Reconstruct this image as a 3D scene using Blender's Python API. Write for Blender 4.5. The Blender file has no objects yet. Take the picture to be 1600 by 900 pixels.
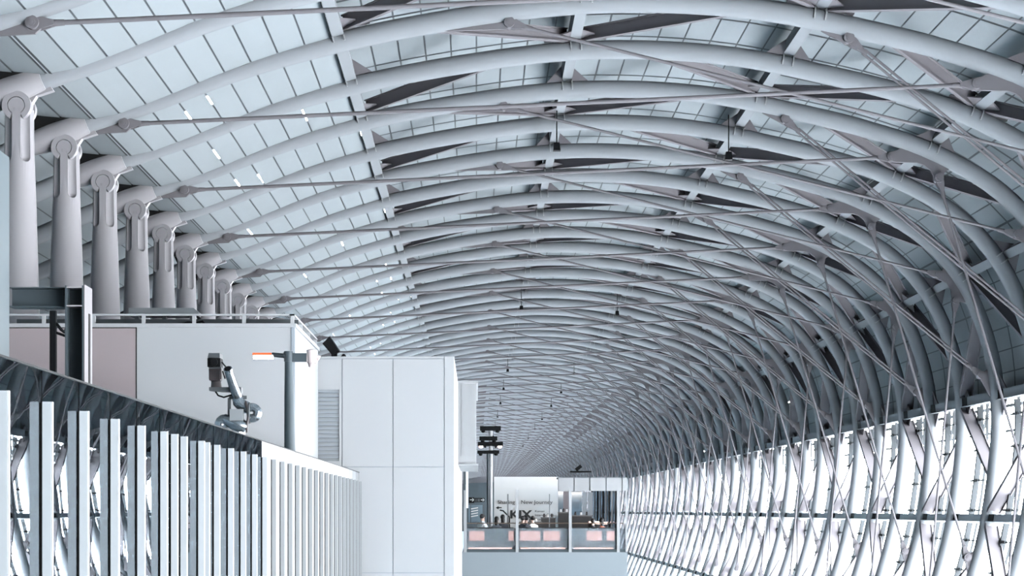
import bpy, math, random
from mathutils import Vector, Matrix

random.seed(7)
C = bpy.context.scene.collection
F = 3000.0            # focal length in pixels of the 1600 px frame
VX, VY = 745.0, 798.0  # vanishing point of the hall axis
EYE = 1.6             # eye height above the walkway
BAY = 5.0             # distance between two roof arches
A0 = 8.7              # distance of arch 0 in bays

# ------------------------------------------------------------------ materials
def mat(name, col, rough=0.5, metal=0.0, var=0.04, scale=3.0, bump=0.0, emit=None, estr=0.0, spec=0.15):
    m = bpy.data.materials.new(name); m.use_nodes = True
    nt = m.node_tree; b = nt.nodes['Principled BSDF']
    b.inputs['Roughness'].default_value = rough
    b.inputs['Metallic'].default_value = metal
    b.inputs['Specular IOR Level'].default_value = spec
    tc = nt.nodes.new('ShaderNodeTexCoord')
    nz = nt.nodes.new('ShaderNodeTexNoise'); nz.inputs['Scale'].default_value = scale; nz.inputs['Detail'].default_value = 3
    nt.links.new(tc.outputs['Object'], nz.inputs['Vector'])
    mx = nt.nodes.new('ShaderNodeMix'); mx.data_type = 'RGBA'
    mx.inputs['A'].default_value = (*[c * (1 - var) for c in col], 1)
    mx.inputs['B'].default_value = (*[min(1, c * (1 + var)) for c in col], 1)
    nt.links.new(nz.outputs['Fac'], mx.inputs['Factor'])
    nt.links.new(mx.outputs['Result'], b.inputs['Base Color'])
    if bump:
        bp = nt.nodes.new('ShaderNodeBump'); bp.inputs['Strength'].default_value = bump; bp.inputs['Distance'].default_value = 0.02
        nt.links.new(nz.outputs['Fac'], bp.inputs['Height']); nt.links.new(bp.outputs['Normal'], b.inputs['Normal'])
    if emit:
        b.inputs['Emission Color'].default_value = (*emit, 1); b.inputs['Emission Strength'].default_value = estr
    return m

def glass_mat(name, tint=(0.95, 0.98, 1.0), refl=0.08):
    m = bpy.data.materials.new(name); m.use_nodes = True
    nt = m.node_tree; nt.nodes.remove(nt.nodes['Principled BSDF'])
    out = nt.nodes['Material Output']
    tr = nt.nodes.new('ShaderNodeBsdfTransparent'); tr.inputs['Color'].default_value = (*tint, 1)
    gl = nt.nodes.new('ShaderNodeBsdfGlossy'); gl.inputs['Roughness'].default_value = 0.02
    mx = nt.nodes.new('ShaderNodeMixShader'); mx.inputs['Fac'].default_value = refl
    nt.links.new(tr.outputs[0], mx.inputs[1]); nt.links.new(gl.outputs[0], mx.inputs[2]); nt.links.new(mx.outputs[0], out.inputs['Surface'])
    return m

def mirror_mat(name, col, dark):
    m = bpy.data.materials.new(name); m.use_nodes = True
    nt = m.node_tree; nt.nodes.remove(nt.nodes['Principled BSDF'])
    out = nt.nodes['Material Output']
    d = nt.nodes.new('ShaderNodeBsdfDiffuse'); d.inputs['Color'].default_value = (*dark, 1)
    gl = nt.nodes.new('ShaderNodeBsdfGlossy'); gl.inputs['Roughness'].default_value = 0.006; gl.inputs['Color'].default_value = (*col, 1)
    tc = nt.nodes.new('ShaderNodeTexCoord')
    nz = nt.nodes.new('ShaderNodeTexNoise'); nz.inputs['Scale'].default_value = 1.1; nz.inputs['Detail'].default_value = 1
    bp = nt.nodes.new('ShaderNodeBump'); bp.inputs['Strength'].default_value = 0.03; bp.inputs['Distance'].default_value = 0.02
    nt.links.new(tc.outputs['Object'], nz.inputs['Vector']); nt.links.new(nz.outputs['Fac'], bp.inputs['Height'])
    nt.links.new(bp.outputs['Normal'], gl.inputs['Normal'])
    mx = nt.nodes.new('ShaderNodeAddShader')
    nt.links.new(d.outputs[0], mx.inputs[0]); nt.links.new(gl.outputs[0], mx.inputs[1]); nt.links.new(mx.outputs[0], out.inputs['Surface'])
    return m

def frosted_mat(name):
    m = bpy.data.materials.new(name); m.use_nodes = True
    nt = m.node_tree; nt.nodes.remove(nt.nodes['Principled BSDF']); out = nt.nodes['Material Output']
    tr = nt.nodes.new('ShaderNodeBsdfTransparent'); tr.inputs['Color'].default_value = (0.95, 0.97, 1.0, 1)
    df = nt.nodes.new('ShaderNodeBsdfDiffuse'); df.inputs['Color'].default_value = (0.085, 0.102, 0.112, 1)
    mx = nt.nodes.new('ShaderNodeMixShader'); mx.inputs['Fac'].default_value = 0.55
    nt.links.new(tr.outputs[0], mx.inputs[1]); nt.links.new(df.outputs[0], mx.inputs[2]); nt.links.new(mx.outputs[0], out.inputs['Surface'])
    return m

M = {}
M['steel'] = mat('steel_grey_paint', (0.0930, 0.0995, 0.1065), 0.42, var=0.03, scale=1.3, spec=0.0)
M['column'] = mat('column_paint', (0.1188, 0.1164, 0.1230), 0.38, var=0.03, scale=1.0, spec=0.08)
M['skin'] = mat('roof_panel', (0.1020, 0.1135, 0.1205), 0.75, var=0.03, scale=0.6, spec=0.0)
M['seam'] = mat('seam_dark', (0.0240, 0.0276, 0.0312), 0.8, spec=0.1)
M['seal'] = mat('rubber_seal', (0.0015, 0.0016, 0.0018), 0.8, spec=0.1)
M['rod'] = mat('rod_paint', (0.0620, 0.0600, 0.0645), 0.35, var=0.03, spec=0.0)
M['brace'] = mat('brace_paint', (0.0680, 0.0650, 0.0700), 0.5, var=0.03, spec=0.0)
M['white'] = mat('white_panel', (0.1350, 0.1410, 0.1458), 0.5, var=0.01, scale=0.5)
M['pink'] = mat('mauve_panel', (0.1092, 0.0942, 0.0984), 0.6, var=0.02, scale=0.8)
M['groove'] = mat('groove', (0.0990, 0.1122, 0.1254), 0.8)
M['black'] = mat('black_metal', (0.0022, 0.0026, 0.003), 0.6, var=0.2, spec=0.04)
M['darksteel'] = mat('dark_steel_paint', (0.0192, 0.0258, 0.0300), 0.5, var=0.05)
M['bluegrey'] = mat('bluegrey_paint', (0.0180, 0.0252, 0.0294), 0.55, var=0.03)
M['alu'] = mat('aluminium', (0.0204, 0.0234, 0.0258), 0.5, var=0.02)
M['alupale'] = mat('pale_aluminium', (0.0998, 0.1066, 0.1115), 0.5, var=0.02)
M['jointblack'] = mat('joint_black', (0.0007, 0.0008, 0.0009), 0.8, spec=0.05)
M['fencewhite'] = mat('partition_white', (0.0663, 0.0702, 0.0733), 0.5, var=0.01)
M['flange'] = mat('pale_flange', (0.0432, 0.0414, 0.0444), 0.5, var=0.02)
M['mirror'] = mirror_mat('mirror_glass', (0.46, 0.50, 0.525), (0.0006, 0.0008, 0.0009))
M['glass'] = glass_mat('clear_glass')
M['darkglass'] = mat('dark_glazing', (0.0600, 0.0840, 0.1020), 0.12, var=0.2, scale=1.5)
M['chrome'] = mat('polished_pipe', (0.17, 0.195, 0.215), 0.25, metal=0.9, var=0.05)
M['mullion'] = mat('mullion_paint', (0.0066, 0.0090, 0.0108), 0.5)
M['transom'] = mat('transom_paint', (0.1188, 0.1386, 0.1518), 0.5)
M['slab'] = mat('slab_paint', (0.0870, 0.1020, 0.1122), 0.6, var=0.01)
M['floor'] = mat('grey_floor', (0.5000, 0.6200, 0.7000), 0.35, var=0.05)
M['wallgrey'] = mat('grey_wall', (0.3800, 0.4900, 0.5500), 0.6, var=0.03)
M['frost'] = frosted_mat('frosted_glass')
M['orange'] = mat('lamp_orange', (0.10, 0.018, 0.006), 0.5, emit=(1.0, 0.20, 0.06), estr=0.62)
M['lamp'] = mat('lamp_white', (0.9, 0.9, 0.9), 0.4, emit=(1.0, 0.97, 0.95), estr=8.0)
M['peach'] = mat('peach_lit_panel', (0.440, 0.303, 0.275), 0.5, emit=(1.0, 0.52, 0.42), estr=2.8)
M['peachbright'] = mat('peach_light_strip', (0.9, 0.7, 0.65), 0.5, emit=(1.0, 0.55, 0.42), estr=6.0)
M['rail'] = mat('bronze_rail', (0.0450, 0.0330, 0.0240), 0.5)
M['banner'] = mat('banner_white', (0.2790, 0.2901, 0.2958), 0.6, var=0.01)
M['screen'] = glass_mat('tinted_glass', (0.42, 0.50, 0.56), 0.1)
M['text'] = mat('grey_lettering', (0.0100, 0.0120, 0.0140), 0.6)
M['signwhite'] = mat('sign_white', (0.2808, 0.2874, 0.2904), 0.5)
M['dark'] = mat('dark_clutter', (0.0072, 0.0078, 0.0090), 0.6, var=0.3, scale=6)
M['flesh'] = mat('flesh_tone', (0.3300, 0.2280, 0.1920), 0.6)
M['hair'] = mat('black_hair', (0.0072, 0.0066, 0.0072), 0.5)
M['shirtwhite'] = mat('white_shirt', (0.3960, 0.4200, 0.4380), 0.8)
M['shirtdark'] = mat('dark_shirt', (0.0240, 0.0270, 0.0330), 0.8)
M['shirtgrey'] = mat('grey_shirt', (0.1320, 0.1440, 0.1620), 0.8)
M['shirtred'] = mat('rust_shirt', (0.2100, 0.0720, 0.0480), 0.8)
M['trousers'] = mat('dark_trousers', (0.0180, 0.0210, 0.0270), 0.8)
M['camgrey'] = mat('camera_grey', (0.0231, 0.0264, 0.0290), 0.4)
M['cammauve'] = mat('camera_mauve', (0.0151, 0.0126, 0.0136), 0.5)
M['pinkish'] = mat('pale_pink_plastic', (0.2376, 0.2046, 0.2016), 0.5)
M['louver'] = mat('louver_grey', (0.0810, 0.0900, 0.0960), 0.5)

# ------------------------------------------------------------------ mesh builder
class MB:
    def __init__(s): s.v = []; s.f = []; s.mi = []; s.sm = []
    def add(s, vs, fs, mi=0, smooth=False):
        o = len(s.v); s.v += [tuple(v) for v in vs]
        s.f += [tuple(i + o for i in f) for f in fs]; s.mi += [mi] * len(fs); s.sm += [smooth] * len(fs)
    def hexa(s, p, mi=0):  # 8 corners: 4 bottom ccw, 4 top ccw
        s.add(p, [(3, 2, 1, 0), (4, 5, 6, 7), (0, 1, 5, 4), (1, 2, 6, 5), (2, 3, 7, 6), (3, 0, 4, 7)], mi)
    def box(s, x0, x1, y0, y1, z0, z1, mi=0):
        s.hexa([(x0, y0, z0), (x1, y0, z0), (x1, y1, z0), (x0, y1, z0), (x0, y0, z1), (x1, y0, z1), (x1, y1, z1), (x0, y1, z1)], mi)
    def obox(s, c, ax, ay, az, mi=0):  # centre and three half axes
        c, ax, ay, az = Vector(c), Vector(ax), Vector(ay), Vector(az)
        s.hexa([c - ax - ay - az, c + ax - ay - az, c + ax + ay - az, c - ax + ay - az, c - ax - ay + az, c + ax - ay + az, c + ax + ay + az, c - ax + ay + az], mi)
    def beam(s, p, q, w, h, up, mi=0):  # rectangular bar from p to q
        p, q = Vector(p), Vector(q); t = (q - p); L = t.length; t = t / L
        sd = t.cross(Vector(up)).normalized(); u = sd.cross(t).normalized()
        s.obox((p + q) / 2, t * L / 2, sd * w / 2, u * h / 2, mi)
    def tube(s, pts, r, n=12, mi=0, caps=True, smooth=True):
        pts = [Vector(p) for p in pts]; k = len(pts)
        rs = r if isinstance(r, (list, tuple)) else [r] * k
        vs = []; fs = []; prev = None
        for i, p in enumerate(pts):
            t = (pts[min(i + 1, k - 1)] - pts[max(i - 1, 0)])
            t = t.normalized() if t.length > 1e-9 else Vector((0, 0, 1))
            if prev is None:
                a = Vector((0, 1, 0)) if abs(t.y) < 0.9 else Vector((1, 0, 0))
                u = (a - t * a.dot(t)).normalized()
            else:
                u = (prev - t * prev.dot(t)).normalized()
            prev = u; w = t.cross(u)
            for j in range(n):
                an = 2 * math.pi * j / n
                vs.append(p + (u * math.cos(an) + w * math.sin(an)) * rs[i])
        for i in range(k - 1):
            for j in range(n):
                a, b = i * n + j, i * n + (j + 1) % n
                fs.append((a, b, b + n, a + n))
        s.add(vs, fs, mi, smooth)
        if caps:
            o = len(s.v)
            s.add([vs[j] for j in range(n)], [tuple(reversed(range(n)))], mi)
            s.add([vs[(k - 1) * n + j] for j in range(n)], [tuple(range(n))], mi)
    def cyl(s, p, q, r, n=16, mi=0, r2=None):
        s.tube([p, q], [r, r if r2 is None else r2], n, mi)
    def prism(s, poly, fr, to, mi=0):  # polygon of points plus an extrusion vector pair
        n = len(poly); a = [Vector(p) + Vector(fr) for p in poly]; b = [Vector(p) + Vector(to) for p in poly]
        s.add(a + b, [tuple(range(n)), tuple(reversed(range(n, 2 * n)))] + [((i + 1) % n, i, i + n, (i + 1) % n + n) for i in range(n)], mi)
    def plate(s, poly, th, y0=0.0, mi=0):  # polygon in the XZ plane, thickness along Y
        s.prism([(x, y0, z) for x, z in poly], (0, -th / 2, 0), (0, th / 2, 0), mi)
    def ball(s, c, rx, ry=None, rz=None, nu=14, nv=9, mi=0):
        ry = rx if ry is None else ry; rz = rx if rz is None else rz
        vs = [(c[0], c[1], c[2] - rz)]
        for i in range(1, nv):
            ph = -math.pi / 2 + math.pi * i / nv
            for j in range(nu):
                th = 2 * math.pi * j / nu
                vs.append((c[0] + rx * math.cos(ph) * math.cos(th), c[1] + ry * math.cos(ph) * math.sin(th), c[2] + rz * math.sin(ph)))
        vs.append((c[0], c[1], c[2] + rz)); t = len(vs) - 1; fs = []
        for j in range(nu):
            fs.append((0, 1 + (j + 1) % nu, 1 + j)); fs.append((t, t - nu + j, t - nu + (j + 1) % nu))
        for i in range(nv - 2):
            for j in range(nu):
                a = 1 + i * nu + j; b = 1 + i * nu + (j + 1) % nu
                fs.append((a, b, b + nu, a + nu))
        s.add(vs, fs, mi, True)
    def mesh(s, name, mats):
        me = bpy.data.meshes.new(name); me.from_pydata(s.v, [], s.f)
        for m in (mats if isinstance(mats, (list, tuple)) else [mats]): me.materials.append(m)
        for p, mi, sm in zip(me.polygons, s.mi, s.sm): p.material_index = mi; p.use_smooth = sm
        me.update(); return me
    def build(s, name, mats, parent=None, loc=None):
        o = bpy.data.objects.new(name, s.mesh(name, mats)); C.objects.link(o)
        if parent is not None: o.parent = parent
        if loc is not None: o.location = loc
        return o

def empty(name, loc=(0, 0, 0)):
    o = bpy.data.objects.new(name, None); C.objects.link(o); o.location = loc; o.empty_display_size = 0.3; return o
def tag(o, label=None, cat=None, group=None, kind=None):
    if label: o['label'] = label
    if cat: o['category'] = cat
    if group: o['group'] = group
    if kind: o['kind'] = kind
    return o
def copy_tree(o, parent=None):
    c = o.copy(); C.objects.link(c)
    if parent is not None: c.parent = parent
    for ch in list(o.children): copy_tree(ch, c)
    return c
def at(px, py, d):  # photo pixel and distance -> point in the hall
    return Vector(((px - VX) * d / F, d, (VY - py) * d / F + EYE))
def ordinal(n):
    w = ['zeroth', 'first', 'second', 'third', 'fourth', 'fifth', 'sixth', 'seventh', 'eighth', 'ninth', 'tenth', 'eleventh', 'twelfth', 'thirteenth', 'fourteenth', 'fifteenth', 'sixteenth', 'seventeenth', 'eighteenth', 'nineteenth']
    t = {2: 'twent', 3: 'thirt', 4: 'fort', 5: 'fift', 6: 'sixt', 7: 'sevent', 8: 'eight', 9: 'ninet'}
    if n < 20: return w[n]
    return t[n // 10] + ('ieth' if n % 10 == 0 else 'y-' + w[n % 10])

# ------------------------------------------------------------------ arch profile (X, height above the eye)
CTRL = [(-17.5, 6.5), (-14.2, 8.0), (-11.8, 9.05), (-10.36, 9.58), (-9.6, 9.86), (-8.0, 10.40), (-5.58, 11.27), (-2.75, 12.0), (0.0, 12.5), (2.55, 12.80),
        (5.0, 12.83), (7.4, 12.62), (9.78, 12.14), (11.75, 11.66), (13.85, 10.94), (15.95, 9.72), (17.45, 7.95), (18.35, 5.6), (18.60, 3.0), (18.27, -0.05), (17.74, -2.33), (16.85, -5.0), (15.8, -7.6)]
def spline():
    out = []
    P = [Vector((p[0], p[1])) for p in CTRL]; P = [2 * P[0] - P[1]] + P + [2 * P[-1] - P[-2]]
    for i in range(1, len(P) - 2):
        for t in [j / 12 for j in range(12)]:
            a, b, c, d = P[i - 1], P[i], P[i + 1], P[i + 2]
            out.append(0.5 * ((2 * b) + (c - a) * t + (2 * a - 5 * b + 4 * c - d) * t * t + (3 * b - a - 3 * c + d) * t ** 3))
    out.append(P[-2]); return out
SP = spline(); SL = [0.0]
for i in range(1, len(SP)): SL.append(SL[-1] + (SP[i] - SP[i - 1]).length)
SMAX = SL[-1]
def prof(s, off=0.0):
    s = max(0.0, min(SMAX, s)); lo, hi = 0, len(SL) - 1
    while hi - lo > 1:
        m = (lo + hi) // 2
        if SL[m] <= s: lo = m
        else: hi = m
    t = (s - SL[lo]) / (SL[hi] - SL[lo]); p = SP[lo].lerp(SP[hi], t)
    a = SP[max(0, lo - 3)]; b = SP[min(len(SP) - 1, hi + 3)]; tg = (b - a).normalized(); n = Vector((-tg.y, tg.x))
    q = p + n * off
    return q, tg, n
def near_s(x, z):
    p = Vector((x, z)); return SL[min(range(len(SP)), key=lambda i: (SP[i] - p).length)]
def P3(s, off, y):
    q, _, _ = prof(s, off); return Vector((q.x, y, q.y))

STN = [near_s(*p) for p in [(-3.37, 11.85), (2.67, 12.8), (8.66, 12.4), (13.86, 10.95), (17.3, 8.25), (18.55, 4.13), (18.25, -0.3), (16.9, -4.8)]]
R = 0.265
TOP = 0.30   # underside of the purlins above the arch centre line

# ------------------------------------------------------------------ the arches
def arch_tube(n, step):
    mb = MB(); k = int(SMAX / step)
    mb.tube([P3(SMAX * i / k, 0, 0) for i in range(k + 1)], R, n); return mb
def purlin_mesh(j):
    mb = MB(); s = STN[j]
    if j <= 4: w, o0, o1 = 0.15, (TOP if j else 0.1), TOP + 0.42
    elif j == 5: w, o0, o1 = 0.17, -0.06, 0.24
    else: w, o0, o1 = 0.135, -0.06, 0.2
    c = P3(s, (o0 + o1) / 2, 0); q, t, n = prof(s)
    T, N = Vector((t.x, 0, t.y)), Vector((n.x, 0, n.y))
    ya, yb = -BAY + (0.0 if j <= 4 else 0.2), -0.02
    mb.obox(c + Vector((0, (ya + yb) / 2, 0)), T * w, Vector((0, (yb - ya) / 2, 0)), N * (o1 - o0) / 2, 0)
    if j >= 5:  # flange plates of the façade beams
        mb.obox(P3(s + w, (o0 + o1) / 2 - 0.03, (ya + yb) / 2), T * 0.015, Vector((0, (yb - ya) / 2, 0)), N * ((o1 - o0) / 2 + 0.04), 0)
    return mb
def sleeve_mesh(j):
    mb = MB(); s = STN[j]; w = 0.16 if j == 5 else 0.125
    o0, o1 = -0.075, 0.26; q, t, n = prof(s); T, N = Vector((t.x, 0, t.y)), Vector((n.x, 0, n.y))
    mb.obox(P3(s, (o0 + o1) / 2, -0.66), T * w, Vector((0, 0.34, 0)), N * (o1 - o0) / 2); return mb
def strap_mesh(j, sg):
    mb = MB(); s = STN[j] + sg * 0.142; q, t, n = prof(s); T, N = Vector((t.x, 0, t.y)), Vector((n.x, 0, n.y)); Y = Vector((0, 1, 0))
    c = Vector((q.x, 0, q.y)); prev = None
    arcs = [math.radians(a) for a in (-8, 20, 48, 76, 100)]
    vs = []; fs = []
    for a in arcs:
        for r_ in (R - 0.01, R + 0.065):
            for w in (-0.018, 0.018):
                vs.append(c + (N * math.cos(a) - Y * math.sin(a)) * r_ + T * w)
    for i in range(len(arcs) - 1):
        b = i * 4
        fs += [(b, b + 1, b + 5, b + 4), (b + 2, b + 6, b + 7, b + 3), (b, b + 4, b + 6, b + 2), (b + 1, b + 3, b + 7, b + 5)]
    e = (len(arcs) - 1) * 4; fs += [(0, 2, 3, 1), (e, e + 1, e + 3, e + 2)]
    mb.add(vs, fs); return mb
def brace_mesh(j, sg):
    mb = MB(); s = STN[j]
    gap = abs(STN[max(0, min(7, j + sg))] - s) or 6.0
    d = 0.66 * gap; off = 0.42 if j <= 4 else 0.12
    a = P3(s + sg * 0.22, off, -0.12); b = P3(s + sg * d, 0.05, -BAY + 0.1)
    q, t, n = prof(s + sg * d / 2)
    h = 0.35 if j <= 4 else 0.46
    up = Vector((n.x, 0, n.y))
    mb.beam(a, b, 0.035, h, up)
    tt = (b - a).normalized(); sd = tt.cross(up).normalized(); u = sd.cross(tt).normalized()
    mb.beam(a - u * h / 2, b - u * h / 2, 0.15, 0.035, up); mb.beam(a + u * h / 2, b + u * h / 2, 0.15, 0.035, up)
    return mb
def gusset_mesh(j, sg, upright=False):
    mb = MB(); s = STN[j]
    if upright:
        a, b, c = P3(s + sg * 0.15, R - 0.03, 0), P3(s + sg * 0.62, R - 0.03, 0), P3(s + sg * 0.15, TOP + 0.40, 0)
        mb.prism([a, b, c] if sg > 0 else [a, c, b], (0, -0.16, 0), (0, -0.12, 0)); return mb
    off = TOP + 0.03 if j <= 4 else 0.1
    q, t, n = prof(s); N = Vector((n.x, 0, n.y))
    p0 = P3(s + sg * 0.15, off, -0.95); p1 = P3(s + sg * 0.15, off, 0.1); p2 = P3(s + sg * 0.85, off, 0.1); p3 = P3(s + sg * 0.85, off, -0.12)
    mb.prism([p0, p1, p2, p3] if sg > 0 else [p3, p2, p1, p0], N * -0.02, N * 0.02)
    return mb

# tie rods of every second arch: start, end, twin?
RODS = [((-8.89, 9.76), (12.61, 10.77), False), ((0.82, 12.31), (16.46, 8.42), False), ((9.38, 11.92), (17.97, 4.84), True), ((14.06, 10.13), (17.49, -1.66), False), ((17.08, 7.50), (16.05, -3.6), False)]
def rod_mesh(a, b, twin, n=8):
    mb = MB(); A = Vector((a[0], 0, a[1])); B = Vector((b[0], 0, b[1])); t = (B - A).normalized(); nn = Vector((-t.z, 0, t.x))
    A2, B2 = A + t * 0.5, B - t * 0.5
    if twin:
        for sg in (-1, 1): mb.cyl(A2 + nn * 0.055 * sg, B2 + nn * 0.055 * sg, 0.036, n)
    else: mb.cyl(A2, B2, 0.052 if a[0] < -5 else 0.043, n)
    return mb
def clevis_mesh(a, b):
    mb = MB(); A = Vector((a[0], 0, a[1])); B = Vector((b[0], 0, b[1])); t = (B - A).normalized(); nn = Vector((-t.z, 0, t.x)); Y = Vector((0, 1, 0))
    for sg in (-1, 1):  # two cheeks
        y = sg * 0.075
        poly = [A - nn * 0.12 + t * 0.02, A + t * 0.16 - nn * 0.12, A + t * 0.42 - nn * 0.05, A + t * 0.42 + nn * 0.05, A + t * 0.16 + nn * 0.12, A - t * -0.02 + nn * 0.12, A - t * 0.09 + nn * 0.06, A - t * 0.09 - nn * 0.06]
        mb.prism(poly, Y * (y - 0.02), Y * (y + 0.02))
    mb.cyl(A + t * 0.34, A + t * 0.62, 0.075, 10, r2=0.06)
    return mb
def pin_mesh(a):
    mb = MB(); mb.cyl((a[0], -0.17, a[1]), (a[0], 0.17, a[1]), 0.135, 18); mb.cyl((a[0], -0.19, a[1]), (a[0], 0.19, a[1]), 0.075, 14); mb.cyl((a[0], -0.2, a[1]), (a[0], 0.2, a[1]), 0.03, 10); return mb
def arc_poly(c, r, a0, a1, n=6): return [(c[0] + r * math.cos(math.radians(a0 + (a1 - a0) * i / n)), c[1] + r * math.sin(math.radians(a0 + (a1 - a0) * i / n))) for i in range(n + 1)]
def pr(x, z, off=-0.1):
    q, _, _ = prof(near_s(x, z), off); return (q.x, q.y)
PLATES = [
    [(-9.95, 9.50), (-8.85, 9.56), (-8.74, 9.66), (-8.74, 9.86), (-8.95, 9.95), (-9.0, 10.02), pr(-9.9, 9.75, 0)],
    [pr(-1.5, 12.2, -0.15), (0.74, 12.16), (0.94, 12.2), (0.98, 12.38), (0.85, 12.5), pr(0.6, 12.6), pr(-1.0, 12.3, 0)],
    [(12.53, 10.62), (13.4, 10.60), (13.62, 10.52), (13.8, 10.38), (13.9, 10.2), (13.92, 10.02), (14.06, 9.98), (14.2, 10.06), (14.24, 10.3), pr(14.6, 10.6), pr(14.0, 10.9, 0.05), pr(13.2, 11.2), (12.75, 10.96), (12.5, 10.92), (12.45, 10.76)],
    [pr(8.2, 12.5), (9.28, 11.80), (9.45, 11.78), (9.54, 11.92), (9.48, 12.06), pr(9.6, 12.2), pr(8.7, 12.4, 0)],
    [(16.36, 8.30), (16.75, 8.12), (16.9, 7.9), (16.95, 7.5), (17.08, 7.36), (17.2, 7.46), pr(17.6, 7.4), pr(17.35, 8.2, 0), pr(16.8, 8.9), (16.6, 8.56), (16.42, 8.56), (16.33, 8.42)],
    [(17.83, 4.80), (17.95, 4.70), (18.12, 4.4), pr(18.5, 3.6), pr(18.5, 4.4, 0), pr(18.45, 5.2), (18.1, 4.95), (17.95, 4.98)],
    [(17.36, -1.62), (17.40, -1.8), pr(17.7, -2.6), pr(17.9, -1.8, 0), pr(18.0, -1.2), (17.6, -1.54), (17.48, -1.52)],
]
def casting_mesh():
    mb = MB()
    s0, s1 = near_s(-11.35, 9.25), near_s(-9.85, 9.76); n = 12; pts = []; rs = []
    for i in range(n + 1):
        t = i / n; pts.append(P3(s0 + (s1 - s0) * t, 0, 0)); rs.append(0.30 + 0.06 * math.sin(math.pi * t))
    mb.tube(pts, rs, 18)
    # lug down to the pin with flared sides
    poly = [pr(-10.95, 9.4, -0.2), (-10.64, 9.3), (-10.62, 9.0), (-10.45, 8.86), (-10.27, 8.86), (-10.1, 9.0), (-10.06, 9.22), (-9.96, 9.38), pr(-9.72, 9.8, -0.34), pr(-9.8, 9.8, 0), pr(-10.9, 9.4, 0)]
    mb.plate(poly, 0.2); return mb
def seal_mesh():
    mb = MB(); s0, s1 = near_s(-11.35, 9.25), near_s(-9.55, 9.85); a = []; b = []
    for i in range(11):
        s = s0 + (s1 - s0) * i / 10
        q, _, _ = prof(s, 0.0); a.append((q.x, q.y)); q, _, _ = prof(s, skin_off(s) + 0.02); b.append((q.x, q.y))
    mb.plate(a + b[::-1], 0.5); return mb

S_STEP = STN[0]
def skin_off(s):
    x = prof(s)[0].x
    if s < S_STEP:
        t = max(0.0, min(1.0, (-9.5 - x) / 1.5))
        return max(-0.09, min(0.1, -0.09 + 0.037 * (x + 8.8))) + 0.72 * t
    return 1.0

def make_arch(par, lod):
    """par 1: arch with tie rods; lod 0 near, 1 middle"""
    root = empty('roof_arch')
    arch_tube(16 if lod == 0 else 10, 0.45 if lod == 0 else 0.9).build('arch_tube', M['steel'], root)
    if lod == 0:
        casting_mesh().build('column_casting', M['column'], root)
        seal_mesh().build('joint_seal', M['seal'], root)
    for j in range(8):
        if lod == 1 and j == 7: pass
        p = purlin_mesh(j).build('purlin', M['steel'] if j <= 5 else M['transom'], root)
        if j >= 5: sleeve_mesh(j).build('sleeve', M['seal'], p)
        elif lod == 0:
            for sg in (-1, 1): strap_mesh(j, sg).build('strap', M['white'], p)
        v = (par + j) % 2 == 1
        # apex of a pair of braces where (arch number + station) is odd, small gussets elsewhere
        if v:
            for sg in ((1,) if j == 0 else (-1, 1)):
                if j == 7 and sg > 0: continue
                brace_mesh(j, sg).build('brace', M['brace'], root)
        for sg in ((1,) if j == 0 else (-1, 1)):
            if lod == 0 and j < 6: gusset_mesh(j, sg, j < 5 and not v).build('gusset_plate', M['brace'], root)
    if par == 1:
        for a, b, tw in RODS:
            r = rod_mesh(a, b, tw, 8 if lod == 0 else 6).build('tie_rod', M['rod'], root)
            if lod == 0:
                clevis_mesh(a, b).build('clevis', M['rod'], r); clevis_mesh(b, a).build('clevis', M['rod'], r)
                pin_mesh(a).build('pin', M['rod'], r); pin_mesh(b).build('pin', M['rod'], r)
        for pl in PLATES:
            mb = MB(); mb.plate(pl, 0.09); mb.build('pin_plate', M['rod'], root)
    return root
def make_arch_far(par):
    mb = MB(); k = 30
    mb.tube([P3(SMAX * i / k, 0, 0) for i in range(k + 1)], R, 6)
    for j in range(8):
        m2 = purlin_mesh(j); mb.add(m2.v, m2.f, 0)
        if (par + j) % 2 == 1:
            for sg in ((1,) if j == 0 else (-1, 1)):
                if j == 7 and sg > 0: continue
                m2 = brace_mesh(j, sg); mb.add(m2.v, m2.f, 1)
    if par == 1:
        for a, b, tw in RODS: m2 = rod_mesh(a, b, tw, 4); mb.add(m2.v, m2.f, 2)
    return mb.build('roof_arch', [M['steel'], M['brace'], M['rod']])

K0, K1, KMID, KFAR = -1, 132, 26, 48
protos = {}
for k in range(K0, K1 + 1):
    par = k % 2; lod = 0 if k <= KMID else 1 if k <= KFAR else 2
    if (par, lod) not in protos:
        o = protos[(par, lod)] = make_arch_far(par) if lod == 2 else make_arch(par, lod)
    else: o = copy_tree(protos[(par, lod)])
    o.location = (0, BAY * (A0 + k), EYE)
    ties = 'with tie rods' if par else 'without tie rods'
    if k == -1: lab = 'nearest grey tubular roof arch, cut by the top edge of the photo'
    elif k == 0: lab = 'grey tubular roof arch without tie rods carried by the leftmost thick white column'
    elif k <= 8: lab = 'grey tubular roof arch %s on the %s white column from the left' % (ties, ordinal(k + 1))
    elif k <= 60: lab = 'grey tubular roof arch %s, %s back counting the leftmost column\'s arch as first' % (ties, ordinal(k + 1))
    else: lab = 'thin grey roof arch far down the hall, one of the finest closely packed lines'
    tag(o, lab, 'roof arch', 'tubular roof arches along the hall' if k <= 60 else 'fine roof arches at the far end of the hall')

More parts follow.
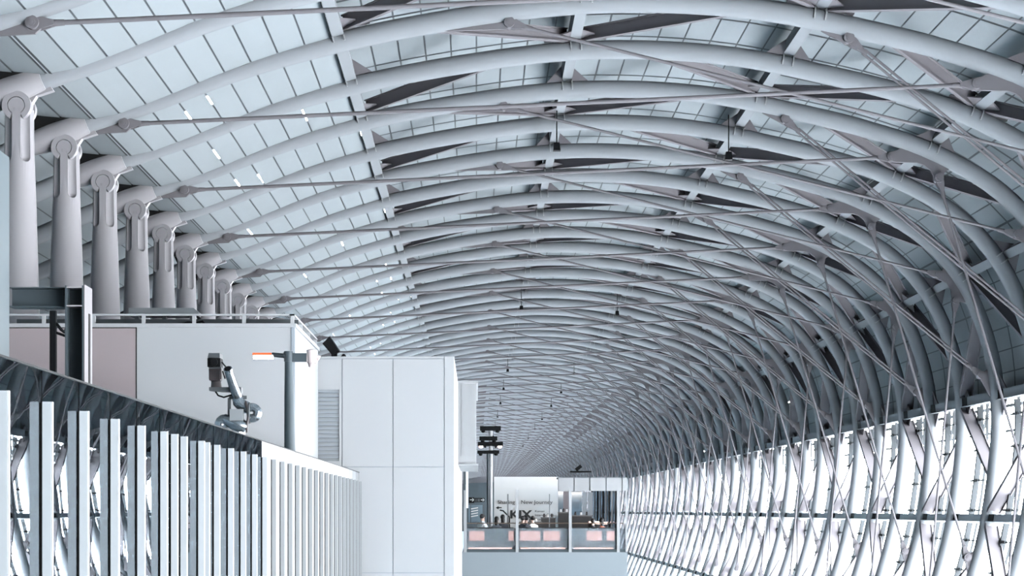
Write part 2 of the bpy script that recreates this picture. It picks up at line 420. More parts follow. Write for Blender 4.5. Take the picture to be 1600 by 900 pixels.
# ------------------------------------------------------------------ roof skin
def skin():
    mb = MB(); rnd = random.Random(3); W = 0.73; G = 0.045
    KB0, KB1 = -12, K1 + 2
    s_end = STN[5] - 0.05
    nl = int(round(S_STEP / W)); nr = int(round((s_end - S_STEP) / W))
    def off_at(s, right): return 1.0 - 0.35 * max(0, min(1, (s - STN[4]) / (s_end - STN[4]))) if right else skin_off(min(s, S_STEP - 1e-4))
    for zone in (0, 1):
        n = nr if zone else nl; sa, sb = (S_STEP, s_end) if zone else (0.0, S_STEP - 0.16)
        for i in range(n):
            s0 = sa + (sb - sa) * i / n; s1 = sa + (sb - sa) * (i + 1) / n
            o0, o1 = off_at(s0 + 1e-4, zone), off_at(s1 - 1e-4, zone)
            lit_zone = not zone and i > 12
            for k in range(KB0, KB1):
                y0 = BAY * (A0 + k); fine = k < 70
                halves = [(y0, y0 + BAY)] if not zone or not fine else [(y0, y0 + BAY / 2), (y0 + BAY / 2, y0 + BAY)]
                for (ya, yb) in halves:
                    g = G / 2
                    a = P3(s0 + g, o0, 0); b = P3(s1 - g, o1, 0); gy = 0.075 if zone and fine else 0.0
                    mb.add([(a.x, ya + gy, a.z + EYE), (b.x, ya + gy, b.z + EYE), (b.x, yb - gy, b.z + EYE), (a.x, yb - gy, a.z + EYE)], [(0, 1, 2, 3)], 0)
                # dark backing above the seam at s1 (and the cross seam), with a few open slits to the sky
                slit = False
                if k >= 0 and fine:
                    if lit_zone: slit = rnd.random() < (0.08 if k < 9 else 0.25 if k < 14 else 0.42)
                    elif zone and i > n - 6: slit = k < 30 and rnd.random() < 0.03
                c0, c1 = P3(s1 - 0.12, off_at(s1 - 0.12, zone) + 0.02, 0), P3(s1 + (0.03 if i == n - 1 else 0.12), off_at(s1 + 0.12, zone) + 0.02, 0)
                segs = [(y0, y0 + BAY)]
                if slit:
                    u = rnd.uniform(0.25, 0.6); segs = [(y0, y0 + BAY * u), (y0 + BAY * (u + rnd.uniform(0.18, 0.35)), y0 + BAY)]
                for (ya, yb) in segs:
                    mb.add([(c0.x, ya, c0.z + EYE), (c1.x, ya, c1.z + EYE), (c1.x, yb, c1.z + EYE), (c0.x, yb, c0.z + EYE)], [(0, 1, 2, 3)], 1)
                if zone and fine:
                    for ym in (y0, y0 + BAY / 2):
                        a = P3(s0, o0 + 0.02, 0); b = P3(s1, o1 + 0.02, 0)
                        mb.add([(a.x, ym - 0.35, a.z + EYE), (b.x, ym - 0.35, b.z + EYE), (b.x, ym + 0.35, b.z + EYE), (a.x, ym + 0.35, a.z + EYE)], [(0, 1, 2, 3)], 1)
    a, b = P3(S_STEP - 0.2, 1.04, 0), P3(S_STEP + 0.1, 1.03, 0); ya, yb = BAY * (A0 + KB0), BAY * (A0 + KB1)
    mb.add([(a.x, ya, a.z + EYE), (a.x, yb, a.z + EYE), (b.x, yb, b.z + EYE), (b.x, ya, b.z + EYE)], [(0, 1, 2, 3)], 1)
    # riser where the skin steps up above the purlins
    a, b = P3(S_STEP - 0.155, -0.02, 0), P3(S_STEP - 0.155, 1.04, 0); ya, yb = BAY * (A0 + KB0), BAY * (A0 + KB1)
    mb.add([(a.x, ya, a.z + EYE), (a.x, yb, a.z + EYE), (b.x, yb, b.z + EYE), (b.x, ya, b.z + EYE)], [(0, 1, 2, 3)], 0)
    # soffit closing the skin down on the façade beam
    a, b = P3(s_end, 0.72, 0), P3(STN[5] + 0.1, 0.2, 0)
    mb.add([(a.x, ya, a.z + EYE), (a.x, yb, a.z + EYE), (b.x, yb, b.z + EYE), (b.x, ya, b.z + EYE)], [(0, 1, 2, 3)], 0)
    return mb.build('ceiling', [M['skin'], M['seam']])
tag(skin(), kind='structure')

# ------------------------------------------------------------------ façade glazing
def window_proto(fine):
    root = empty('window_1'); w0 = STN[5] + 0.22; w1 = SMAX
    n = 14; mb = MB()
    for i in range(n):
        a = P3(w0 + (w1 - w0) * i / n, 0.47, 0); b = P3(w0 + (w1 - w0) * (i + 1) / n, 0.47, 0)
        mb.add([(a.x, 0, a.z), (a.x, BAY, a.z), (b.x, BAY, b.z), (b.x, 0, b.z)], [(0, 1, 2, 3)])
    mb.build('glass_pane', M['glass'], root)
    mb = MB()
    def vert(y, w, d, off):
        for i in range(n):
            mb.beam(P3(w0 + (w1 - w0) * i / n, off, y), P3(w0 + (w1 - w0) * (i + 1) / n, off, y), w, d, (1, 0, 0))
    vert(3.7, 0.16, 0.2, 0.34); vert(2.7, 0.05, 0.09, 0.34)
    s = w0 + 0.5
    while s < w1 and fine:
        mb.beam(P3(s, 0.34, 2.5), P3(s, 0.34, 4.6), 0.05, 0.07, (1, 0, 0)); mb.beam(P3(s, 0.3, 3.2), P3(s, 0.3, 4.1), 0.1, 0.1, (1, 0, 0)); s += 1.12
    mb.build('window_frame', M['mullion'], root)
    if fine:  # open bracket frames and louvres outside, just under the eaves beam
        mb = MB()
        for y in (2.4, 3.2, 4.1, 4.9): mb.beam(P3(w0 - 0.3, 0.75, y), P3(w0 + 0.95, 0.7, y), 0.16, 0.09, (1, 0, 0))
        for y in (2.6, 4.2): mb.beam(P3(w0 - 0.1, 0.8, y), P3(w0 + 1.0, 0.75, y + 0.7), 0.07, 0.07, (1, 0, 0))
        mb.beam(P3(w0 + 0.95, 0.95, 0.2), P3(w0 + 0.95, 0.95, 4.8), 0.09, 0.12, (1, 0, 0)); mb.beam(P3(w0 + 0.1, 1.0, 0.2), P3(w0 + 0.1, 1.0, 4.8), 0.12, 0.2, (1, 0, 0))
        mb.build('bracket', M['mullion'], root)
    return root
wp = {}
for i, k in enumerate(range(-4, K1)):
    fine = k < 45
    if fine not in wp: o = wp[fine] = window_proto(fine)
    else: o = copy_tree(wp[fine])
    o.name = 'window_%d' % (i + 1); o.location = (0, BAY * (A0 + k), EYE); tag(o, kind='structure')

# ------------------------------------------------------------------ room shell
def slab_obj(name, x0, x1, y0, y1, z0, z1, m): 
    mb = MB(); mb.box(x0, x1, y0, y1, z0, z1); return tag(mb.build(name, m), kind='structure')
YB, YE = BAY * (A0 - 12), BAY * (A0 + K1 + 1)
slab_obj('floor', -18, 16.6, YB, YE, -6.3, -6.0, M['floor'])
slab_obj('floor_walkway', -17.5, -2.6, YB, 75.0, -0.3, 0.0, M['floor'])
slab_obj('wall_left', -17.9, -17.6, YB, YE, -6.0, 9.2, M['wallgrey'])
slab_obj('wall_back', -18, 19.5, YB - 0.3, YB, -6.0, 16.0, M['darksteel'])
slab_obj('wall_far', -18, 19.5, YE, YE + 0.3, -6.0, 16.0, M['darksteel'])

# ------------------------------------------------------------------ columns
PX, PZ = -10.36, 9.12 + EYE
def column_body():
    mb = MB(); n = 28; zs = []; H = PZ
    rings = [(0.0, 0.50), (H - 4.6, 0.445), (H - 2.2, 0.375), (H - 1.15, 0.335), (H - 0.6, 0.325), (H - 0.05, 0.322)]
    cut = 0.0
    vs = []
    for z, r in rings:
        for j in range(n):
            an = 2 * math.pi * j / n; vs.append((PX + r * math.cos(an), r * math.sin(an), z))
    fs = [(i * n + j, i * n + (j + 1) % n, (i + 1) * n + (j + 1) % n, (i + 1) * n + j) for i in range(len(rings) - 1) for j in range(n)]
    mb.add(vs, fs, 0, True); mb.add(vs[:n], [tuple(reversed(range(n)))]); mb.add(vs[-n:], [tuple(range(n))])
    o = mb.build('shaft', M['column'])
    # capsule pockets on both faces
    ct = MB()
    for sy in (-1, 1):
        for sx in (-1, 1):
            x = PX + sx * 0.225; y = sy * 0.285
            pts = []; rs = []
            for a in range(0, 7): pts.append((x, y, H - 1.13 - 0.13 * math.cos(math.radians(a * 15)))); rs.append(max(0.004, 0.13 * math.sin(math.radians(a * 15))))
            pts.append((x, y, H + 0.3)); rs.append(0.13)
            ct.tube(pts, rs, 14)
    c = ct.build('cutter', M['column'])
    md = o.modifiers.new('b', 'BOOLEAN'); md.object = c; md.operation = 'DIFFERENCE'; md.solver = 'EXACT'
    dg = bpy.context.evaluated_depsgraph_get(); me = bpy.data.meshes.new_from_object(o.evaluated_get(dg))
    for p in me.polygons: p.use_smooth = False
    bpy.data.objects.remove(o); bpy.data.objects.remove(c)
    # shade the round faces smooth by angle
    try:
        me.set_sharp_from_angle(angle=math.radians(35))
        for p in me.polygons: p.use_smooth = True
    except Exception: pass
    return me
def fork_head():
    mb = MB(); n = 28; ro, ri = 0.325, 0.20
    for y0, y1 in ((-0.33, -0.14), (0.14, 0.33)):
        # open ring (keyhole slot downwards)
        a0, a1 = -62, 242; vs = []; fs = []
        for i in range(n + 1):
            an = math.radians(a0 + (a1 - a0) * i / n)
            for r in (ri, ro):
                for y in (y0, y1): vs.append((PX + r * math.cos(an), y, PZ + r * math.sin(an)))
        for i in range(n):
            b = i * 4; e = b + 4
            fs += [(b, e, e + 2, b + 2), (b + 1, b + 3, e + 3, e + 1), (b + 2, e + 2, e + 3, b + 3), (b, b + 1, e + 1, e)]
        fs += [(0, 2, 3, 1), (n * 4, n * 4 + 1, n * 4 + 3, n * 4 + 2)]
        mb.add(vs, fs)
    # central web below the disc
    for y0, y1 in ((-0.325, -0.14), (0.14, 0.325)): mb.box(PX - 0.095, PX + 0.095, y0, y1, PZ - 1.2, PZ - 0.12)
    return mb
def pin_disc():
    mb = MB(); mb.cyl((PX, -0.315, PZ), (PX, 0.315, PZ), 0.188, 28); return mb
shaft_me = column_body(); shaft_me.materials.clear(); shaft_me.materials.append(M['column'])
proto = empty('column')
so = bpy.data.objects.new('shaft', shaft_me); C.objects.link(so); so.parent = proto
fork_head().build('fork_head', M['column'], proto); pin_disc().build('hinge_pin', M['column'], proto)
sl = MB(); sl.box(PX - 0.006, PX + 0.006, -0.505, -0.44, 0.2, 3.0)
for k in range(0, 14):
    o = proto if k == 0 else copy_tree(proto)
    o.location = (0, BAY * (A0 + k), 0)
    if k == 0: lab = 'leftmost and nearest thick white tapered column with hinged head, beside the blue-grey wall'
    else: lab = 'thick white tapered column with hinged head, %s from the left in the row' % ordinal(k + 1)
    tag(o, lab, 'column', 'hinged columns carrying the roof arches')

# ------------------------------------------------------------------ mirrored glass partition
XF = -2.8
def partition():
    root = empty('glass_partition', (XF, 28, 0)); L = lambda y: y - 28
    ys = [12.353 + 1.15 * n for n in range(-4, 30)]
    ztop, zpost = EYE + 0.906, EYE + 0.70
    for n in range(len(ys) - 1):
        mb = MB(); mb.box(-0.06, 0.0, L(ys[n] + 0.022), L(ys[n + 1] - 0.022), 0.0, ztop)
        mb.build('glass_panel', M['mirror'] if ys[n] < 24.6 else M['fencewhite'], root)
    extra = [17.54, 19.63]
    for y in ys + extra:
        mb = MB(); mb.box(0.011, 0.067, L(y - 0.03), L(y + 0.03), 0.0, zpost); mb.box(0.067, 0.072, L(y - 0.022), L(y + 0.022), 0.0, zpost)
        mb.build('fin', M['alupale'], root)
        mb = MB(); mb.box(0.0, 0.011, L(y - 0.028), L(y + 0.028), 0.0, zpost - 0.005); mb.build('gasket', M['jointblack'], root)
    mb = MB(); mb.box(-0.05, -0.02, L(ys[0]), L(ys[-1]), 0.0, ztop - 0.01); mb.build('core', M['jointblack'], root)
    mb = MB(); mb.box(-0.07, 0.01, L(ys[0]), L(ys[-1]), ztop, ztop + 0.012); mb.build('top_edge', M['black'], root)
    tag(root, 'long mirrored glass partition with paired vertical aluminium posts along the walkway', 'glass partition')
partition()

# ------------------------------------------------------------------ blue-grey wall pier and steel frame at far left
mb = MB(); d = 21.0; xr = (14.5 - VX) * d / F
mb.box(xr - 0.35, xr, 9.0, d, 0, (VY - 246) * d / F + EYE)
tag(mb.build('wall_side', M['bluegrey']), kind='structure')

def ibeam_frame():
    d = 22.0; m = d / F; X = lambda px: (px - VX) * m; Z = lambda py: (VY - py) * m + EYE
    root = empty('steel_frame', (X(117), d, 0)); ox, oy = X(117), d
    mb = MB(); xl, xr = X(101.5), X(130.5); fw = 0.44
    mb.box(xl - ox, xl + 0.018 - ox, 0, fw, 0, Z(446)); mb.box(xr - 0.018 - ox, xr - ox, 0, fw, 0, Z(446))
    mb.box(xl - ox, xr - ox, fw / 2 - 0.01, fw / 2 + 0.01, 0, Z(446))
    mb.build('post', M['darksteel'], root)
    mb = MB(); mb.box(xr - ox, xr + 0.012 - ox, 0.0, fw, 0, Z(444.5)); mb.build('flange_plate', M['flange'], root)
    mb = MB(); mb.box(xr + 0.012 - ox, xr + 0.02 - ox, 0.22, 0.3, 0, Z(487)); mb.build('slot', M['seal'], root)
    for py in (448.5, 477.5):
        mb = MB(); mb.box(xl + 0.018 - ox, xr - 0.018 - ox, 0.0, fw, Z(py) - 0.008, Z(py) + 0.008); mb.build('stiffener', M['column'], root)
    mb = MB(); x0 = X(12)
    mb.box(x0 - ox, xl - ox, fw / 2 - 0.01, fw / 2 + 0.01, Z(477), Z(448)); mb.box(x0 - ox, xl - ox, 0.08, fw - 0.08, Z(449), Z(447.3)); mb.box(x0 - ox, xl - ox, 0.08, fw - 0.08, Z(478.5), Z(476.8))
    mb.build('beam', M['darksteel'], root)
    tag(root, 'dark grey steel post and beam frame in front of the mauve panels at left', 'steel frame')
ibeam_frame()
def dark_post():
    d = 37.0; mb = MB(); p0 = at(78.5, 600, d); p1 = at(88, 486, d)
    root = empty('conduit_post', ((p0.x + p1.x) / 2, d, 0)); w = (p1.x - p0.x) / 2
    mb.box(-w, w, -0.06, 0.06, 0, p1.z); mb.build('post', M['black'], root)
    mb = MB(); z = at(0, 515, d).z
    mb.tube([(w, 0, z + 0.12), (w + 0.1, -0.05, z), (w + 0.15, 0, z - 0.05), (w + 0.18, 0.05, z + 0.02)], 0.03, 8); mb.tube([(w, 0, z - 0.06), (w + 0.17, 0, z - 0.12)], 0.025, 8); mb.build('clamp', M['black'], root)
    tag(root, 'thin black upright post with a clamp in front of the mauve panel', 'post')
dark_post()

# ------------------------------------------------------------------ white service room with mauve panels
D1 = 40.0
def service_room():
    m = D1 / F; X = lambda px: (px - VX) * m; Z = lambda py: (VY - py) * m + EYE
    xr = X(460); xl = -9.8; zt = Z(507)
    root = empty('service_room', ((xl + xr) / 2, D1, 0)); ox = (xl + xr) / 2
    mb = MB(); mb.box(xl - ox, xr - ox, 0.0, 5.95, 0, zt - 0.06); mb.build('wall', M['white'], root)
    mb = MB(); mb.box(xl - ox, xr + 0.04 - ox, -0.04, 5.95, zt - 0.06, zt + 0.02); mb.build('roof_edge', M['white'], root)
    for a, b in ((10.5, 78), (79, 212.5)):
        mb = MB(); mb.box(X(a) - ox, X(b) - ox, -0.03, 0.0, 0.05, Z(513)); mb.build('mauve_panel', M['pink'], root)
    mb = MB(); mb.box(xl - ox, X(213.5) - ox, -0.012, 0.0, Z(513), Z(511)); mb.box(X(212.5) - ox, X(213.8) - ox, -0.034, 0.0, 0.05, Z(511)); mb.build('shadow_gap', M['seal'], root)
    mb = MB(); mb.box(xr - 0.06 - ox, xr + 0.012 - ox, -0.02, 0.06, 0, zt - 0.06); mb.build('corner_trim', M['groove'], root)
    tag(root, 'white flat-roofed service room with mauve end panels behind the glass partition', 'service room')
    # railing
    rr = empty('roof_railing', (X(220), D1, zt + 0.02)); rx = X(220); rz = zt + 0.02; top = Z(490.5) - rz
    mb = MB(); mb.box(xl - rx, xr - rx, 0.0, 0.10, top - 0.035, top); mb.box(xr - rx - 0.1, xr - rx, 0.0, 5.8, top - 0.035, top); mb.build('top_rail', M['white'], rr)
    mb = MB(); mb.box(xl - rx, xr - rx, 0.9, 1.0, top - 0.12, top - 0.02); mb.build('back_rail', M['camgrey'], rr)  # far side of the white rail, its shade put into the dark grey
    for px in (68, 146, 224, 303, 381, 456.5):
        mb = MB(); x = X(px) - rx; mb.box(x - 0.035, x + 0.035, 0.0, 0.08, 0, top - 0.03); mb.build('post', M['white'], rr)
    for yy in (1.9, 3.8, 5.7):
        mb = MB(); x = xr - rx - 0.05; mb.box(x - 0.04, x + 0.04, yy - 0.04, yy + 0.04, 0, top - 0.03); mb.build('post', M['white'], rr)
    tag(rr, 'low white rail running along the roof of the service room', 'railing')
    # duct and machinery on the roof
    y0 = 1.6; mm = (D1 + y0) / F; z0 = zt + 0.02
    du = empty('roof_duct', ((255 - VX) * mm, D1 + y0, z0)); dz = (VY - 481) * mm + EYE - z0; w = 54 * mm
    mb = MB(); mb.prism([(-w, 0, dz - 0.17), (w, 0, dz - 0.17), (w, 0, dz - 0.08), (w - 0.09, 0, dz), (-w, 0, dz)], (0, 0, 0), (0, 0.5, 0)); mb.build('casing', M['louver'], du)
    for sx in (-0.8, 0.0, 0.8):
        mb = MB(); mb.box(sx * w - 0.04, sx * w + 0.04, 0.1, 0.4, 0, dz - 0.16); mb.build('leg', M['camgrey'], du)
    tag(du, 'long grey duct casing lying on the service room roof behind the rail', 'duct')
    d2 = D1 + 0.9; m2 = d2 / F
    eq = empty('cable_winch', ((300 - VX) * m2, d2, z0))
    mb = MB(); mb.tube([(-0.24, 0, 0.05), (-0.1, 0, 0.1), (0.1, 0, 0.09), (0.22, 0, 0.13), (0.3, 0, 0.03)], 0.035, 8); mb.box(-0.12, 0.05, -0.05, 0.05, 0.0, 0.1); mb.build('frame', M['black'], eq)
    mb = MB(); mb.cyl((-0.25, -0.04, 0.05), (-0.25, 0.04, 0.05), 0.05, 12); mb.build('wheel', M['camgrey'], eq)
    tag(eq, 'small black cable gear lying on the service room roof behind the rail', 'cable gear')
service_room()

# ------------------------------------------------------------------ second white block and its side cabinet
D2 = 46.0
def plant_block():
    m = D2 / F; X = lambda px: (px - VX) * m; Z = lambda py: (VY - py) * m + EYE
    xl, xr, zt = X(430), X(709.5), Z(557); root = empty('plant_block', (X(600), D2, 0)); ox = X(600)
    mb = MB(); mb.box(xl - ox, xr - ox, 0.03, 25.0, 0 - 6.0, zt); mb.build('wall', M['white'], root)
    cols = [430, 534.5, 614, 694, 709.5]; rows = [1010, 895, 729.5, 560.5, 557]
    for i in range(4):
        for j in range(4):
            if i == 3 or j == 3: continue
            g = 0.009; x0, x1, z0, z1 = X(cols[i]) + g, X(cols[i + 1]) - g, Z(rows[j]) + g, Z(rows[j + 1]) - g
            mb = MB()
            if i == 0 and j == 2:  # panel around the louvre
                lz0, lz1 = Z(720.5), Z(608); lx = X(531.5); mb.box(x0 - ox, x1 - ox, 0.0, 0.03, lz1, z1); mb.box(lx - ox, x1 - ox, 0.0, 0.03, z0, lz1); mb.box(x0 - ox, lx - ox, 0.0, 0.03, z0, lz0)
            else: mb.box(x0 - ox, x1 - ox, 0.0, 0.03, z0, z1)
            mb.build('wall_panel', M['white'], root)
    mb = MB(); mb.box(X(694) + 0.009 - ox, xr - ox, 0, 0.03, -6, zt); mb.box(xl - ox, X(694) - 0.009 - ox, 0, 0.03, Z(560.5) + 0.009, zt); mb.build('edge_panel', M['white'], root)
    mb = MB(); mb.box(xl - ox, X(694.5) - ox, 0.02, 0.03, Z(1010), Z(560)); mb.build('panel_joint', M['groove'], root)
    mb = MB(); mb.box(X(470) - ox, X(531) - ox, 0.025, 0.04, Z(720), Z(608.5)); mb.build('louver_recess', M['seal'], root)
    lv = MB(); z = Z(720); 
    while z < Z(610):
        lv.hexa([(X(470) - ox, 0.015, z), (X(531) - ox, 0.015, z), (X(531) - ox, 0.035, z + 0.02), (X(470) - ox, 0.035, z + 0.02), (X(470) - ox, -0.005, z + 0.05), (X(531) - ox, -0.005, z + 0.05), (X(531) - ox, 0.02, z + 0.062), (X(470) - ox, 0.02, z + 0.062)]); z += 0.098
    lo = lv.build('louver', M['louver'], root)
    mb = MB(); mb.box(X(530) - ox, X(532) - ox, -0.012, 0.03, Z(720.5), Z(608)); mb.box(X(470) - ox, X(532) - ox, -0.012, 0.03, Z(608.6), Z(606.8)); mb.build('louver_frame', M['white'], lo)
    tag(root, 'tall white panelled block with a grey louvre at the end of the partition', 'white block')
    # cabinet on its flank
    d3 = 56.0; m = d3 / F; X = lambda px: (px - VX) * m; Z = lambda py: (VY - py) * m + EYE
    x0, x1 = xr, X(744); cb = empty('side_cabinet', ((x0 + x1) / 2, d3, Z(727))); ox = (x0 + x1) / 2; oz = Z(727)
    mb = MB(); mb.box(x0 - ox, x1 - ox, 0.02, 9.0, 0.04, Z(599) - oz); mb.build('case', M['white'], cb)
    mb = MB(); xa, xb = X(721), X(743); n = 12
    for i in range(n):
        a = xa + (xb - xa) * i / n; b = xa + (xb - xa) * (i + 1) / n
        mb.hexa([(a - ox, 0.0, Z(713) - oz), (b - 0.004 - ox, 0.0, Z(713) - oz), (b - 0.004 - ox, 0.02, Z(713) - oz), (a - ox, 0.02, Z(713) - oz), (a - ox, 0.0, Z(602) - oz), (b - 0.004 - ox, 0.0, Z(602) - oz), (b - 0.004 - ox, 0.02, Z(602) - oz), (a - ox, 0.02, Z(602) - oz)])
    mb.build('ribbed_front', M['white'], cb)
    mb = MB(); mb.box(x0 - ox, X(747) - ox, -0.12, 9.0, Z(599) - oz, Z(595.5) - oz); mb.build('cap', M['white'], cb)
    mb = MB(); mb.box(x0 - ox, X(747.5) - ox, -0.12, 9.0, 0.0, 0.04); mb.box(x0 - ox, x1 - ox, -0.02, 0.02, 0.04, Z(713) - oz); mb.build('sill', M['white'], cb)
    tag(cb, 'white ribbed cabinet projecting from the flank of the tall white block', 'cabinet')
plant_block()

def floodlight():
    d = 46.5; m = d / F; p = at(508, 557, d); root = empty('floodlight', p); q = lambda px, py: ((px - 508) * m, (557 - py) * m)
    poly = [q(504.5, 538), q(515, 527), q(530.5, 548), q(520, 556)]
    mb = MB(); mb.plate(poly, 0.34); mb.plate([(a[0] * 1.0 + 0.006, a[1] + 0.006) for a in poly], 0.28); mb.build('housing', M['black'], root)
    mb = MB(); mb.plate([q(515.5, 526), q(517, 526), q(532.5, 549), q(530.5, 549)], 0.4); mb.build('rim', M['camgrey'], root)
    mb = MB(); mb.box(q(518, 0)[0], q(527, 0)[0], -0.06, 0.06, 0, 0.1); mb.build('foot', M['black'], root)
    tag(root, 'black tilted floodlight standing on the roof edge of the tall white block', 'floodlight')
    p = at(537, 557, d); root = empty('domed_light', p); mb = MB(); mb.ball((0, 0, 0.02), 0.05, 0.05, 0.045); mb.cyl((0, 0, 0), (0, 0, 0.02), 0.06, 12); mb.build('cap', M['black'], root)
    tag(root, 'small black domed fitting beside the floodlight on the white block', 'roof fitting')
floodlight()

# ------------------------------------------------------------------ pole lamp and camera stand behind the partition
def pole_lamp():
    d = 37.0; m = d / F; X = lambda px: (px - 453) * m; Z = lambda py: (VY - py) * m + EYE
    root = empty('pole_lamp', at(453, VY, d) * 1); root.location.z = 0
    mb = MB(); mb.tube([(0, 0, 0), (0, 0, Z(700)), (X(452), 0, Z(620)), (X(451), 0, Z(560))], [0.115, 0.11, 0.095, 0.075], 16); mb.build('pole', M['bluegrey'], root)
    mb = MB(); mb.cyl((X(451), -0, Z(565)), (X(451), 0, Z(549)), 0.09, 14); mb.cyl((X(443), 0, Z(555)), (X(456), 0, Z(555)), 0.06, 10); mb.build('collar', M['darksteel'], root)
    mb = MB(); mb.box(X(457), X(481), -0.05, 0.05, Z(565.5), Z(552)); mb.build('arm', M['darksteel'], root)
    mb = MB(); mb.cyl((X(425), 0, Z(554)), (X(445), 0, Z(556)), 0.045, 10); mb.build('bracket', M['mullion'], root)
    lo = MB(); lo.box(X(395), X(424), -0.06, 0.06, Z(555.5), Z(551.5)); lh = lo.build('lamp_head', M['orange'], root)
    mb = MB(); mb.box(X(396), X(427), -0.055, 0.055, Z(561), Z(555.5)); mb.build('diffuser', M['lamp'], lh)
    ch = MB(); ch.tube([(X(487), 0, Z(548)), (X(487.5), 0, Z(567))], [0.105, 0.095], 18); ch.ball((X(487), 0, Z(548)), 0.105, 0.105, 0.03); o = ch.build('camera_housing', M['pinkish'], root)
    mb = MB(); mb.box(X(479.5), X(481.5), -0.06, 0.06, Z(566), Z(549)); mb.box(X(493.5), X(495), -0.06, 0.06, Z(566), Z(549)); mb.cyl((X(495), 0, Z(558)), (X(499), 0, Z(560)), 0.05, 8); mb.build('yoke', M['pinkish'], o)
    mb = MB(); mb.tube([(X(487), 0, Z(567)), (X(485), 0, Z(574))], [0.09, 0.03], 14); mb.build('nose_cone', M['pinkish'], o)
    tag(root, 'grey pole carrying a glowing lamp head with orange casing and a pale pink camera', 'pole lamp')
pole_lamp()
def camera_stand():
    d = 34.0; m = d / F; X = lambda px: (px - 370) * m; Z = lambda py: (VY - py) * m + EYE
    root = empty('camera_stand', at(370, VY, d)); root.location.z = 0
    def bend(pts, r, y=0.0): return [(X(a), y + (c[0] if (c := b[2:]) else 0), Z(b[1])) for a, b in [(p[0], p) for p in pts]]
    def arc(c, r, a0, a1, n=8, y=0.0): return [(X(c[0] + r * math.cos(math.radians(a0 + (a1 - a0) * i / n))), y, Z(c[1] - r * math.sin(math.radians(a0 + (a1 - a0) * i / n)))) for i in range(n + 1)]
    # pedestal: from the floor up to the low ball elbow
    mb = MB(); mb.cyl((X(372), 0, 0), (X(372), 0, Z(672)), 0.13, 16); mb.cyl((X(372), 0, 0), (X(372), 0, 0.03), 0.25, 18); mb.build('pedestal', M['chrome'], root)
    mb = MB(); mb.tube(arc((352, 664), 7, 300, 90, 8), 0.115, 14); mb.build('elbow', M['chrome'], root)
    mb = MB(); mb.tube([(X(350), 0, Z(655)), (X(362), -0.05, Z(660)), (X(376), -0.08, Z(665)), (X(384), -0.05, Z(667))], [0.10, 0.12, 0.135, 0.10], 14); mb.build('lower_pipe', M['chrome'], root)
    mb = MB(); mb.tube([(X(388), 0, Z(637))] + arc((394, 645), 8.5, 90, -90, 12) + [(X(388), 0, Z(653.5))], 0.078, 14); o = mb.build('return_bend', M['chrome'], root)
    mb = MB(); mb.cyl((X(388.8), 0, Z(645)), (X(391), 0, Z(645)), 0.19, 18); mb.build('flange', M['camgrey'], o)
    mb = MB(); mb.tube([(X(361), -0.44, Z(580)), (X(367), -0.2, Z(605)), (X(372), 0, Z(622))], [0.07, 0.085, 0.09], 16, caps=False)
    mb.tube([(X(361), -0.43, Z(580.5)), (X(362), -0.39, Z(584))], [0.058, 0.058], 16, mi=1); mb.build('upright_pipe', [M['chrome'], M['black']], root)
    mb = MB(); mb.tube([(X(361), -0.45, Z(579)), (X(361.7), -0.42, Z(582))], [0.078, 0.078], 16); mb.cyl((X(360.9), -0.456, Z(578.4)), (X(361), -0.45, Z(579)), 0.06, 16, mi=1); mb.build('pipe_mouth', [M['chrome'], M['black']], root)
    mb = MB(); mb.tube([(X(371), 0, Z(620)), (X(373.5), 0, Z(628)), (X(379), 0, Z(635)), (X(388), 0, Z(637))], [0.10, 0.115, 0.115, 0.11], 14); mb.build('knee', M['chrome'], root)
    mb = MB(); mb.box(X(358), X(386), -0.03, 0.06, Z(624), Z(618.5)); mb.box(X(356), X(361), -0.03, 0.05, Z(662), Z(622)); mb.build('bracket', M['camgrey'], root)
    mb = MB(); mb.box(X(361), X(381.5), -0.2, -0.06, Z(658), Z(640)); mb.build('junction_box', M['louver'], root)
    mb = MB(); mb.tube([(X(385), -0.12, Z(628)), (X(388), -0.15, Z(640)), (X(389.5), -0.15, Z(652)), (X(387), -0.12, Z(664)), (X(386.5), -0.1, Z(676))], 0.022, 8); mb.build('cable', M['cammauve'], root)
    mb = MB(); mb.hexa([(X(328), -0.12, Z(611)), (X(378), -0.12, Z(614.5)), (X(378), 0.12, Z(614.5)), (X(328), 0.12, Z(611)), (X(328), -0.12, Z(605.5)), (X(378), -0.12, Z(605.5)), (X(378), 0.12, Z(605.5)), (X(328), 0.12, Z(605.5))]); mb.build('tray', M['camgrey'], root)
    mb = MB(); mb.tube([(X(337), 0, Z(612)), (X(341), -0.02, Z(618)), (X(350), -0.03, Z(621)), (X(362), 0, Z(617))], 0.016, 6); mb.build('cable', M['black'], root)
    # stacked cameras
    c1 = MB(); c1.cyl((X(338), 0, Z(606)), (X(338), 0, Z(596)), 0.10, 18, r2=0.085); c1.build('pan_base', M['cammauve'], root)
    c2 = MB(); c2.box(X(328.5), X(345.5), -0.14, 0.14, Z(595), Z(579)); c2.box(X(327.5), X(347), -0.10, 0.10, Z(593), Z(577)); c2.build('pan_head', M['cammauve'], root)
    c3 = MB(); c3.box(X(326), X(346), -0.16, 0.2, Z(574), Z(560.5)); c3.cyl((X(336), -0.2, Z(567)), (X(336), -0.15, Z(567)), 0.07, 18); o3 = c3.build('camera', M['black'], root)
    mb = MB(); mb.hexa([(X(327), -0.22, Z(560.5)), (X(346), -0.22, Z(560.5)), (X(346), 0.2, Z(560.5)), (X(327), 0.2, Z(560.5)), (X(328.5), -0.2, Z(553)), (X(345.5), -0.2, Z(553)), (X(345.5), 0.2, Z(553)), (X(328.5), 0.2, Z(553))]); mb.build('sunshield', M['camgrey'], o3)
